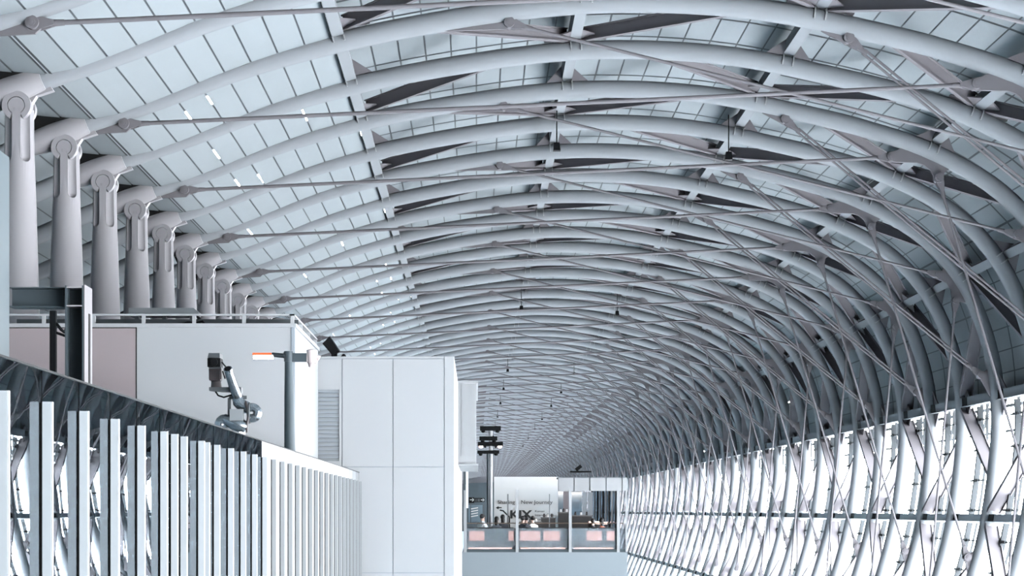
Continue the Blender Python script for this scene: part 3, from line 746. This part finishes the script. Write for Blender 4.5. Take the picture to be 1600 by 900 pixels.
    mb = MB(); mb.box(X(328), X(347), -0.12, 0.12, Z(577), Z(574.5)); mb.build('spacer', M['alu'], root)
    mb = MB(); mb.tube([(X(347), 0, Z(566)), (X(351), -0.03, Z(571)), (X(355), -0.02, Z(575))], 0.014, 6); mb.tube([(X(348), 0, Z(580)), (X(350), -0.02, Z(586)), (X(352), -0.02, Z(592))], 0.014, 6); mb.build('cable', M['black'], root)
    tag(root, 'stand of polished bent pipes holding a stack of dark cameras above the partition', 'camera stand')
camera_stand()

# ------------------------------------------------------------------ uplight mast
def mast():
    d = 79.0; m = d / F; X = lambda px: (px - 766) * m; Z = lambda py: (VY - py) * m + EYE
    root = empty('uplight_mast', at(766, VY, d)); root.location.z = 0
    mb = MB(); mb.cyl((0.02, 0, 0.05), (0.02, 0, Z(672)), 0.075, 14); mb.cyl((0.02, 0, 0.0), (0.02, 0, 0.05), 0.16, 14); mb.build('pole', M['white'], root)
    mb = MB(); mb.cyl((X(762.5), 0.3, 0.05), (X(762.5), 0.3, Z(704)), 0.05, 12); mb.cyl((X(762.5), 0.3, 0), (X(762.5), 0.3, 0.05), 0.12, 12); mb.build('pole', M['bluegrey'], root)
    for a, b, y0, y1, lit in ((750, 782.5, 666, 673, 0), (749, 777, 682, 688.5, 0), (746.5, 786, 690.5, 697, 1), (746, 780, 704, 709, 0)):
        mb = MB(); mb.box(X(a), X(b), -0.16, 0.16, Z(y1), Z(y0)); bar = mb.build('crossbar', M['black'], root)
        for px in (a + 5, b - 5, a + 11.5, b - 11.5)[:4 if lit else 2]:
            mb = MB(); c = (X(px), -0.04, Z(y1) - 0.02); mb.ball(c, 0.085 if px in (a + 5, b - 5) else 0.05, 0.085, 0.07); mb.build('lamp', M['peachbright'] if lit and px in (a + 5, b - 5) else M['black'], bar)
    tag(root, 'pale mast with four black crossbars of lamps in front of the far lounge', 'lamp mast')
mast()

# ------------------------------------------------------------------ far lounge behind frosted balustrade
DL = 75.0
def lounge():
    m = DL / F; X = lambda px: (px - VX) * m; Z = lambda py: (VY - py) * m + EYE
    x0, x1 = X(722), X(980)
    slab_obj('floor_lounge', x0, x1, DL, 96.0, -6.0, -0.02, M['slab'])
    # frosted balustrade, one pane between each two posts
    root = empty('glass_balustrade', (X(850), DL, 0)); ox = X(850)
    posts = [727, 808, 891, 966, 978.5]
    for a, b in zip(posts[:-1], posts[1:]):
        mb = MB(); mb.box(X(a + 1) - ox, X(b - 1) - ox, 0.05, 0.065, -0.0, Z(825.5)); mb.build('frosted_pane', M['frost'], root)
        mb = MB(); mb.box(X(a + 1) - ox, X(b - 1) - ox, 0.02, 0.1, -0.02, 0.1); mb.build('bottom_rail', M['bluegrey'], root)
    for p in posts:
        mb = MB(); w = 0.055 if p < 970 else 0.03; mb.box(X(p) - w - ox, X(p) + w - ox, -0.06, 0.05, -0.02, Z(757 if p == 727 else 765)); mb.build('post', M['white'], root)
    mb = MB(); mb.cyl((X(727) - ox, 0.12, Z(817.5)), (X(975) - ox, 0.12, Z(817.5)), 0.02, 8); mb.build('handrail', M['rail'], root)
    tag(root, 'frosted glass balustrade with slim white posts and bronze handrail at the far lounge', 'balustrade')
    # lit counter fronts behind it
    for i, (a, b, ps) in enumerate(((729, 803, [(733, 757), (795, 803)]), (811, 887, [(813, 845), (850, 876)]), (895, 962, [(918, 942), (950, 962)]))):
        cx = X((a + b) / 2); o = empty('lit_counter', (cx, DL + 0.65, 0))
        mb = MB(); mb.box(X(a) - cx, X(b) - cx, 0.04, 0.5, 0.0, 0.9); mb.build('body', M['slab'], o)
        for p, q in ps:
            mb = MB(); mb.box(X(p) - cx, X(q) - cx, 0.0, 0.05, 0.42, 0.80); mb.build('lit_panel', M['peach'], o)
        mb = MB(); mb.box(X(a + 3) - cx, X(b - 3) - cx, -0.25, 0.04, 0.10, 0.15); mb.build('light_strip', M['peachbright'], o)
        mb = MB(); mb.box(X(a) - cx, X(b) - cx, -0.03, 0.55, 0.9, 0.94); mb.build('counter_top', M['dark'], o)
        tag(o, ['counter with peach lit panels behind the leftmost frosted pane', 'counter with peach lit panels behind the middle frosted pane', 'counter with peach lit panels behind the frosted pane nearest the windows'][i], 'counter', 'lit counters behind the frosted balustrade')
    # fascia (canopy front) right of the banner wall
    d = 77.0; mm = d / F; X2 = lambda px: (px - VX) * mm; Z2 = lambda py: (VY - py) * mm + EYE
    o = empty('lounge_canopy', (X2(926), d, Z2(766))); ox, oz = X2(926), Z2(766)
    cs = [872, 897, 921.5, 947, 972, 980]
    for a, b in zip(cs[:-1], cs[1:]):
        mb = MB(); mb.box(X2(a) + 0.02 - ox, X2(b) - 0.02 - ox, 0.0, 0.06, Z2(767) - oz, Z2(747) - oz); mb.build('fascia_panel', M['white'], o)
    mb = MB(); mb.box(X2(872) - ox, X2(980) - ox, 0.06, 1.6, Z2(748) - oz, Z2(745.5) - oz); mb.box(X2(872) - ox, X2(980) - ox, 0.06, 0.1, Z2(767) - oz, Z2(747) - oz); mb.build('roof_sheet', M['louver'], o)
    tag(o, 'white canopy fascia over the far lounge right of the lettered wall', 'canopy')
    # banner wall
    d = 88.0; mm = d / F; X3 = lambda px: (px - VX) * mm; Z3 = lambda py: (VY - py) * mm + EYE
    ox = X3(822); o = empty('banner_wall', (ox, d, 0))
    mb = MB(); mb.box(X3(772) - ox, X3(872) - ox, 0.0, 0.2, 0.0, Z3(745.5)); mb.build('panel', M['banner'], o)
    mb = MB(); mb.box(X3(772) - ox, X3(872) - ox, -0.03, 0.0, Z3(765), Z3(745)); mb.build('head_panel', M['signwhite'], o)
    def text(body, px0, px1, base, h, bold=0.0):
        cu = bpy.data.curves.new('lettering', 'FONT'); cu.body = body; cu.size = 1.0; cu.extrude = 0.01; cu.offset = bold
        t = bpy.data.objects.new('lettering', cu); C.objects.link(t); bpy.context.view_layer.update()
        w, hh = t.dimensions.x, 0.70
        sc = h * mm / hh; sx = (px1 - px0) * mm / max(w, 1e-3)
        t.scale = (sx, sc, 1); t.rotation_euler = (math.pi / 2, 0, 0); t.location = (X3(px0) - ox, -0.045, Z3(base)); t.parent = o; cu.materials.append(M['text']); return t
    text('Sharing a New Journey', 777.5, 863, 787.3, 5.8, 0.0)
    text('KIX', 796.5, 831, 809.5, 12, 0.035)
    text('Kansai', 835.5, 850, 800.2, 3.2); text('International', 835.5, 864, 806.4, 3.2); text('Airport', 835.5, 850, 812.6, 3.2)
    tag(o, 'white wall lettered Sharing a New Journey KIX behind the lounge seats', 'lettered wall')
    # back wall pieces right of the banner
    for a, b, m_, y1, lab, nm, dd in ((872, 880, 'darkglass', 768, 'dark narrow wall panel right beside the lettered wall', 'wall_panel', 88.2), (880, 891, 'pink', 768, 'mauve wall panel behind the third white balustrade post', 'wall_panel', 88.25),
                                  (891, 909, 'darkglass', 769, 'dark glazed panel between mauve panel and white doors', 'wall_panel', 88.3)):
        q = d * 0 + dd; mq = q / F; mb = MB(); xa, xb = (a - VX) * mq, (b - VX) * mq
        r_ = empty(nm, ((xa + xb) / 2, q, 0)); mb.box((xa - xb) / 2, (xb - xa) / 2, 0, 0.1, 0, (VY - y1) * mq + EYE); mb.build('sheet', M[m_], r_)
        mb = MB(); mb.box((xa - xb) / 2, (xb - xa) / 2, -0.02, 0.12, (VY - y1) * mq + EYE, (VY - y1) * mq + EYE + 0.05); mb.build('head_trim', M['white'], r_); tag(r_, lab, 'wall panel')
    q = 88.5; mq = q / F; xa, xb = (909 - VX) * mq, (927 - VX) * mq; r_ = empty('double_door', ((xa + xb) / 2, q, 0)); ht = (VY - 769) * mq + EYE
    for sg in (-1, 1):
        mb = MB(); w = (xb - xa) / 2; mb.box(-w + 0.02 if sg < 0 else 0.015, -0.015 if sg < 0 else w - 0.02, 0, 0.06, 0, ht); lf = mb.build('leaf', M['white'], r_)
        mb = MB(); mb.box(sg * 0.06 - 0.012, sg * 0.06 + 0.012, -0.05, 0.0, 0.8, 1.3); mb.build('handle', M['camgrey'], lf)
    tag(r_, 'white double doors at the back of the lounge near the glazed screen', 'double door')
    # glazed side screen running towards the windows
    r_ = empty('glazed_screen', (5.55, 82, 0)); A = Vector((5.42 - 5.55, 90 - 82, 0)); B = Vector((5.85 - 5.55, 78.9 - 82, 0)); H = 2.62
    n = 9
    for i in range(n):
        p, q2 = A.lerp(B, i / n), A.lerp(B, (i + 0.93) / n); mb = MB(); mb.beam(p + Vector((0, 0, H / 2)), q2 + Vector((0, 0, H / 2)), 0.03, H, (0, 0, 1)); mb.build('pane', M['screen'], r_)
    for i in range(n + 1):
        p = A.lerp(B, i / n); mb = MB(); mb.box(p.x - 0.05, p.x + 0.03, p.y - 0.06, p.y + 0.06, 0, H); mb.build('mullion', M['alu'] if i % 2 else M['black'], r_)
    tag(r_, 'dark glazed screen along the window side of the far lounge', 'glazed screen')
    mb = MB(); p, q2 = A.lerp(B, 0.1), A.lerp(B, 0.8); 
    lb = empty('lit_shelf', (5.2, 83.0, 0)); mb.box(-0.2, 0.2, -3.5, 2.6, 1.05, 1.12); mb.build('glow_strip', M['peachbright'], lb); mb = MB(); mb.box(-0.22, 0.22, -3.5, 2.6, 0, 1.05); mb.build('body', M['dark'], lb)
    tag(lb, 'counter with glowing peach top edge along the glazed screen', 'counter')
    # low dark furniture row at the back of the lounge
    for i, (a, b, y1, dd, lab) in enumerate(((846, 868, 808, 85, 'low dark cabinet below the lettered wall'), (873, 890, 800, 86, 'tall dark counter in front of the dark wall panel'), (893, 925, 805, 86, 'dark counter with pale cups in front of the white doors'), (813, 846, 815, 84, 'low dark sideboard behind the person in white'))):
        mq = dd / F; xa, xb = (a - VX) * mq, (b - VX) * mq; zt = (VY - y1) * mq + EYE; r_ = empty('dark_counter', ((xa + xb) / 2, dd, 0)); w = (xb - xa) / 2
        mb = MB(); mb.box(-w, w, 0, 0.6, 0, zt - 0.05); mb.build('body', M['dark'], r_); mb = MB(); mb.box(-w - 0.03, w + 0.03, -0.03, 0.63, zt - 0.05, zt); mb.build('counter_top', M['camgrey'], r_)
        tag(r_, lab, 'counter')
        for t in range(3):
            u = empty('canister', ((xa + xb) / 2 + w * (-0.6 + 0.55 * t), dd + 0.15, zt)); mb = MB(); mb.tube([(0, 0, 0), (0, 0, 0.1), (0, 0, 0.13)], [0.05, 0.05, 0.03], 10); mb.build('body', M['signwhite'] if (t + i) % 2 else M['cammauve'], u); mb = MB(); mb.cyl((0, 0, 0.13), (0, 0, 0.155), 0.034, 10); mb.build('lid', M['black'], u)
            tag(u, '%s small canister on the %s' % (['first', 'second', 'third'][t], lab), 'canister', 'canisters on the lounge counters')
    # things above the roof of the lounge
    r_ = empty('roof_camera', (X2(885), 77.4, Z2(745.5))); mb = MB(); w = 34 * mm * 77 / 88
    mb.box(X2(873) - X2(885), X2(902) - X2(885), -0.2, 0.4, 0.0, 0.06); mb.build('base_plate', M['black'], r_)
    mb = MB(); mb.beam((-0.12, 0, 0.1), (0.1, 0, 0.27), 0.12, 0.14, (0, 0, 1)); mb.cyl((-0.05, 0, 0.05), (-0.05, 0, 0.14), 0.04, 8); mb.build('camera', M['black'], r_)
    tag(r_, 'black camera on a flat plate on the canopy of the lounge', 'camera')
    # direction sign and menu board
    d = 82.0; mm2 = d / F; X4 = lambda px: (px - VX) * mm2; Z4 = lambda py: (VY - py) * mm2 + EYE
    r_ = empty('direction_sign', (X4(745), d, 0)); ox = X4(745)
    mb = MB(); mb.box(X4(732) - ox, X4(741) - ox, 0, 0.08, Z4(786), Z4(777)); mb.box(X4(741.5) - ox, X4(757) - ox, 0, 0.08, Z4(784.5), Z4(778)); mb.build('board', M['black'], r_)
    for cx, cy, s in ((737.5, 781, 1.0), (754, 781.2, 0.85)):
        mb = MB(); z = Z4(cy); x = X4(cx) - ox; u = 3.2 * mm2 * s
        mb.box(x - u, x + u * 0.4, -0.012, 0, z - u * 0.14, z + u * 0.14); mb.plate([(x, z + u * 0.8), (x + u * 0.25, z + u * 0.8), (x + u, z), (x + u * 0.25, z - u * 0.8), (x, z - u * 0.8), (x + u * 0.7, z)], 0.014, -0.006); mb.build('arrow', M['signwhite'], r_)
    for i, px in enumerate((742.8, 746, 748)):
        mb = MB(); mb.box(X4(px) - ox, X4(px + 2) - ox, -0.01, 0, Z4(783.5), Z4(779.5)); mb.build('pictogram', M['camgrey'], r_)
    mb = MB(); mb.box(X4(755.5) - ox, X4(756.5) - ox, 0.02, 0.06, 0, Z4(784)); mb.box(X4(735) - ox, X4(736) - ox, 0.02, 0.06, 0, Z4(785)); mb.build('post', M['alu'], r_)
    tag(r_, 'black direction sign with white right-pointing arrows at the left end of the lounge', 'sign')
    r_ = empty('menu_board', (X4(744), d + 0.4, 0)); mm3 = (d + 0.4) / F
    mb = MB(); mb.box(X4(733) - ox, X4(755) - ox, 0, 0.08, Z4(818), Z4(789)); mb.build('board', M['darkglass'], r_)
    for i in range(4):
        mb = MB(); mb.hexa([(X4(737) - ox, -0.01, Z4(808 - i * 4)), (X4(748) - ox, -0.01, Z4(806 - i * 4)), (X4(748) - ox, 0, Z4(806 - i * 4)), (X4(737) - ox, 0, Z4(808 - i * 4)), (X4(737) - ox, -0.01, Z4(806.5 - i * 4)), (X4(748) - ox, -0.01, Z4(804.5 - i * 4)), (X4(748) - ox, 0, Z4(804.5 - i * 4)), (X4(737) - ox, 0, Z4(806.5 - i * 4))]); mb.build('stripe', M['signwhite'], r_)
    mb = MB(); mb.box(X4(733) - ox, X4(735) - ox, 0.0, 0.06, 0, Z4(818)); mb.box(X4(753) - ox, X4(755) - ox, 0.0, 0.06, 0, Z4(818)); mb.build('leg', M['camgrey'], r_)
    tag(r_, 'dark board with slanted white stripes below the direction sign', 'board')
    r_ = empty('black_arrow_spotlight', (0, 0, 0)); d5 = 81.0; p = at(783, 798, d5); r_.location = (p.x, d5, 0); m5 = d5 / F
    q = lambda px, py: ((px - 783) * m5, (VY - py) * m5 + EYE)
    mb = MB(); mb.plate([q(774.5, 793.3), q(779, 790.8), q(779, 792.3), q(784, 792.5), q(784, 794), q(779, 794.2), q(779, 796)], 0.08); mb.build('head', M['black'], r_)
    mb = MB(); mb.tube([(q(796, 808)[0], 0, q(796, 808)[1]), (q(786, 798)[0], 0, q(786, 798)[1]), (q(781, 797)[0], 0, q(781, 797)[1])], 0.03, 8); mb.tube([(q(796, 808)[0], 0, 0), (q(796, 808)[0], 0, q(796, 808)[1])], 0.03, 8); mb.build('arm', M['black'], r_)
    r_.name = 'desk_lamp'; tag(r_, 'black angled lamp with pointed head in front of the lettered wall', 'lamp')
    # slim screens standing in front of the lettered wall
    for px, y0, y1, lab in ((793.5, 772, 825, 'pale slim upright bar in front of the first word on the lettered wall'), (858.5, 772, 825, 'pale slim upright bar in front of the last word on the lettered wall')):
        p = at(px, VY, 78.5); o = empty('screen_post', (p.x, 78.5, 0)); m6 = 78.5 / F; mb = MB(); w = 1.1 * m6 if px < 800 else 0.7 * m6; mb.box(-w, w, -0.03, 0.03, 0.02, (VY - y0) * m6 + EYE); mb.build('bar', M['louver'], o); mb = MB(); mb.box(-0.1, 0.1, -0.1, 0.1, 0, 0.02); mb.build('base', M['camgrey'], o)
        tag(o, lab, 'post')
    # dark hanging sign just right of the white block
    p = at(726.5, 748, 74.2); o = empty('slim_sign', (p.x, 74.2, 0)); m7 = 74.2 / F
    mb = MB(); mb.box(-2.2 * m7, 1.0 * m7, -0.03, 0.03, (VY - 766) * m7 + EYE, (VY - 729) * m7 + EYE); mb.build('panel', M['darksteel'], o)
    mb = MB(); mb.box(1.6 * m7, 5.2 * m7, -0.03, 0.05, (VY - 794) * m7 + EYE, (VY - 731) * m7 + EYE); mb.build('light_box', M['signwhite'], o); mb = MB(); mb.box(-0.05, -0.01, 0.03, 0.06, 0.0, (VY - 729) * m7 + EYE); mb.build('post', M['white'], o)
    tag(o, 'slim dark sign with pale light box on a post beside the white block', 'sign')
lounge()

# ------------------------------------------------------------------ people seated in the lounge
def person(px, py, d, facing, shirt, lab, lean=0.12, hairlong=False):
    """seated figure; (px, py) is the centre of the head in the photo"""
    p = at(px, py, d); hz = p.z; seat = max(0.40, hz - 0.72)
    V = [(0, 0, seat + 0.02), (0, 0.05, seat + 0.22), (0, 0.10, seat + 0.44), (0, 0.13, seat + 0.53), (0, 0.15, hz - 0.04), (0, 0.155, hz + 0.06),
         (0.17, 0.10, seat + 0.42), (0.24, 0.18, seat + 0.20), (0.15, 0.40, seat + 0.20), (0.12, 0.47, seat + 0.22),
         (-0.17, 0.10, seat + 0.42), (-0.24, 0.18, seat + 0.20), (-0.15, 0.40, seat + 0.20), (-0.12, 0.47, seat + 0.22),
         (0.09, 0.08, seat), (0.11, 0.44, seat + 0.02), (0.11, 0.46, 0.10), (0.11, 0.56, 0.045), (-0.09, 0.08, seat), (-0.11, 0.44, seat + 0.02), (-0.11, 0.46, 0.10), (-0.11, 0.56, 0.045), (0, 0.235, hz - 0.0), ]
    E = [(0, 1), (1, 2), (2, 3), (3, 4), (4, 5), (2, 6), (6, 7), (7, 8), (8, 9), (2, 10), (10, 11), (11, 12), (12, 13), (0, 14), (14, 15), (15, 16), (16, 17), (0, 18), (18, 19), (19, 20), (20, 21), (4, 22)]
    Rd = [0.14, 0.135, 0.13, 0.055, 0.078, 0.08, 0.065, 0.048, 0.036, 0.035, 0.065, 0.048, 0.036, 0.035, 0.09, 0.065, 0.045, 0.035, 0.09, 0.065, 0.045, 0.035, 0.018]
    me = bpy.data.meshes.new('body'); me.from_pydata(V, E, []); o = bpy.data.objects.new('body', me); C.objects.link(o)
    sk = o.modifiers.new('s', 'SKIN'); su = o.modifiers.new('u', 'SUBSURF'); su.levels = 1; su.render_levels = 1
    for v, r in zip(me.skin_vertices[0].data, Rd): v.radius = (r, r)
    me.skin_vertices[0].data[0].use_root = True
    m2 = bpy.data.meshes.new_from_object(o.evaluated_get(bpy.context.evaluated_depsgraph_get())); bpy.data.objects.remove(o)
    m2.materials.clear()
    for m_ in (shirt, M['flesh'], M['trousers']): m2.materials.append(m_)
    for f in m2.polygons:
        c = f.center; f.use_smooth = True
        f.material_index = 1 if c.z > hz - 0.16 or (c.y > 0.42 and c.z > seat + 0.12) else 2 if c.z < seat + 0.06 else 0
    root = empty('person', (p.x, d, 0)); root.rotation_euler = (0, 0, facing)
    b = bpy.data.objects.new('body', m2); C.objects.link(b); b.parent = root
    mb = MB(); mb.ball((0, 0.135, hz + 0.035), 0.098, 0.105, 0.105)
    if hairlong: mb.ball((0, 0.085, hz - 0.1), 0.085, 0.06, 0.16)
    mb.build('hair', M['hair'], root)
    for sx in (-1, 1):
        mb = MB(); mb.ball((sx * 0.036, 0.232, hz + 0.015), 0.011, 0.008, 0.008, 8, 6); mb.build('eye', M['black'], root)
    # stool the person sits on
    st = empty('stool', (p.x, d, 0)); mb = MB(); mb.cyl((0, 0, seat - 0.16), (0, 0, seat - 0.10), 0.19, 18); mb.build('seat', M['dark'], st)
    mb = MB(); mb.cyl((0, 0, 0.02), (0, 0, seat - 0.16), 0.03, 10); mb.build('stem', M['chrome'], st); mb = MB(); mb.cyl((0, 0, 0), (0, 0, 0.02), 0.2, 18); mb.build('base', M['chrome'], st)
    tag(root, lab, 'person'); tag(st, 'dark stool under the ' + lab.replace('person ', 'person ').split(' facing')[0], 'stool', 'stools in the far lounge')
people = [
    (749, 808, 77.0, -0.9, 'shirtwhite', "person in white with black hair at the lounge's left end facing right", False),
    (760, 809, 78.0, 1.2, 'shirtwhite', 'person in pale shirt left of the mast base facing their neighbour', False),
    (774, 812, 77.0, -0.4, 'shirtgrey', 'person in grey seated just right of the mast base', True),
    (787, 809, 78.0, 0.3, 'shirtdark', 'person in black with bulky hair left of the second balustrade post', True),
    (814, 811, 77.0, -0.6, 'shirtdark', 'person in black seated just right of the second balustrade post', False),
    (826, 811, 78.0, 0.8, 'shirtdark', 'person in dark clothes below the letter X', False),
    (835, 811, 79.0, 0.5, 'shirtwhite', 'person in white leaning forward below the small lettering', False),
    (925, 815, 77.5, -0.3, 'shirtdark', 'person in dark clothes in front of the white double doors', False),
    (944, 814, 78.6, 0.9, 'shirtred', 'person in rust-coloured top near the glowing counter at right', True)]
for px, py, d, fc, sh, lab, hl in people: person(px, py, d, fc, M[sh], lab, hairlong=hl)

# ------------------------------------------------------------------ small black boxes hung from the arches
for row, (s, rx, rz) in enumerate(((STN[1], 2.62, 12.1), (STN[2], 8.25, 11.8))):
    for k in [4, 14, 24, 29, 34, 40, 46, 53, 60]:
        o = empty('hanging_speaker', (rx, BAY * (A0 + k) - 0.6, EYE + rz - 0.18)); mb = MB()
        mb.hexa([(-0.12, -0.12, -0.13), (0.12, -0.12, -0.13), (0.12, 0.12, -0.13), (-0.12, 0.12, -0.13), (-0.09, -0.09, 0.13), (0.09, -0.09, 0.13), (0.09, 0.09, 0.13), (-0.09, 0.09, 0.13)]); mb.build('box', M['black'], o)
        mb = MB(); mb.cyl((0, 0, 0.13), (0, 0, 1.35), 0.022, 6); mb.build('hanger_rod', M['black'], o)
        tag(o, 'small black box hanging from the %s roof arch on the %s line of hangers' % (ordinal(k + 1), 'crown' if row == 0 else 'window-side'), 'hanging speaker', 'black boxes hung under the roof')

# ------------------------------------------------------------------ light
w = bpy.data.worlds.new('sky'); bpy.context.scene.world = w; w.use_nodes = True
nt = w.node_tree; bg = nt.nodes['Background']
bg.inputs['Color'].default_value = (0.965, 0.97, 1.0, 1); bg.inputs['Strength'].default_value = 61.0

la = bpy.data.lights.new('lounge_fill', 'AREA'); la.shape = 'RECTANGLE'; la.size = 2.6; la.size_y = 0.4; la.energy = 1000; la.color = (1.0, 0.97, 0.95)  # added fill light without a fixture, brightens the lettered wall
lo_ = bpy.data.objects.new('lounge_fill', la); C.objects.link(lo_); lo_.location = (4.4, 79.0, 2.75)
lo_.rotation_euler = (Vector((2.0, 88.0, 1.4)) - Vector(lo_.location)).to_track_quat('-Z', 'Y').to_euler()

# ------------------------------------------------------------------ camera
cam = bpy.data.cameras.new('camera'); co = bpy.data.objects.new('camera', cam); C.objects.link(co)
co.location = (0, 0, EYE); co.rotation_euler = (math.pi / 2, 0, 0)
cam.sensor_width = 36; cam.lens = 36 * F / 1600; cam.clip_end = 2000; cam.clip_start = 0.1
cam.shift_x = (800 - VX) / 1600; cam.shift_y = (VY - 450) / 1600
sc = bpy.context.scene; sc.camera = co
sc.view_settings.view_transform = 'Standard'; sc.view_settings.look = 'None'; sc.view_settings.gamma = 1.0
sc.view_settings.exposure = 0.0
sc.cycles.max_bounces = 10; sc.cycles.diffuse_bounces = 6; sc.cycles.transparent_max_bounces = 12
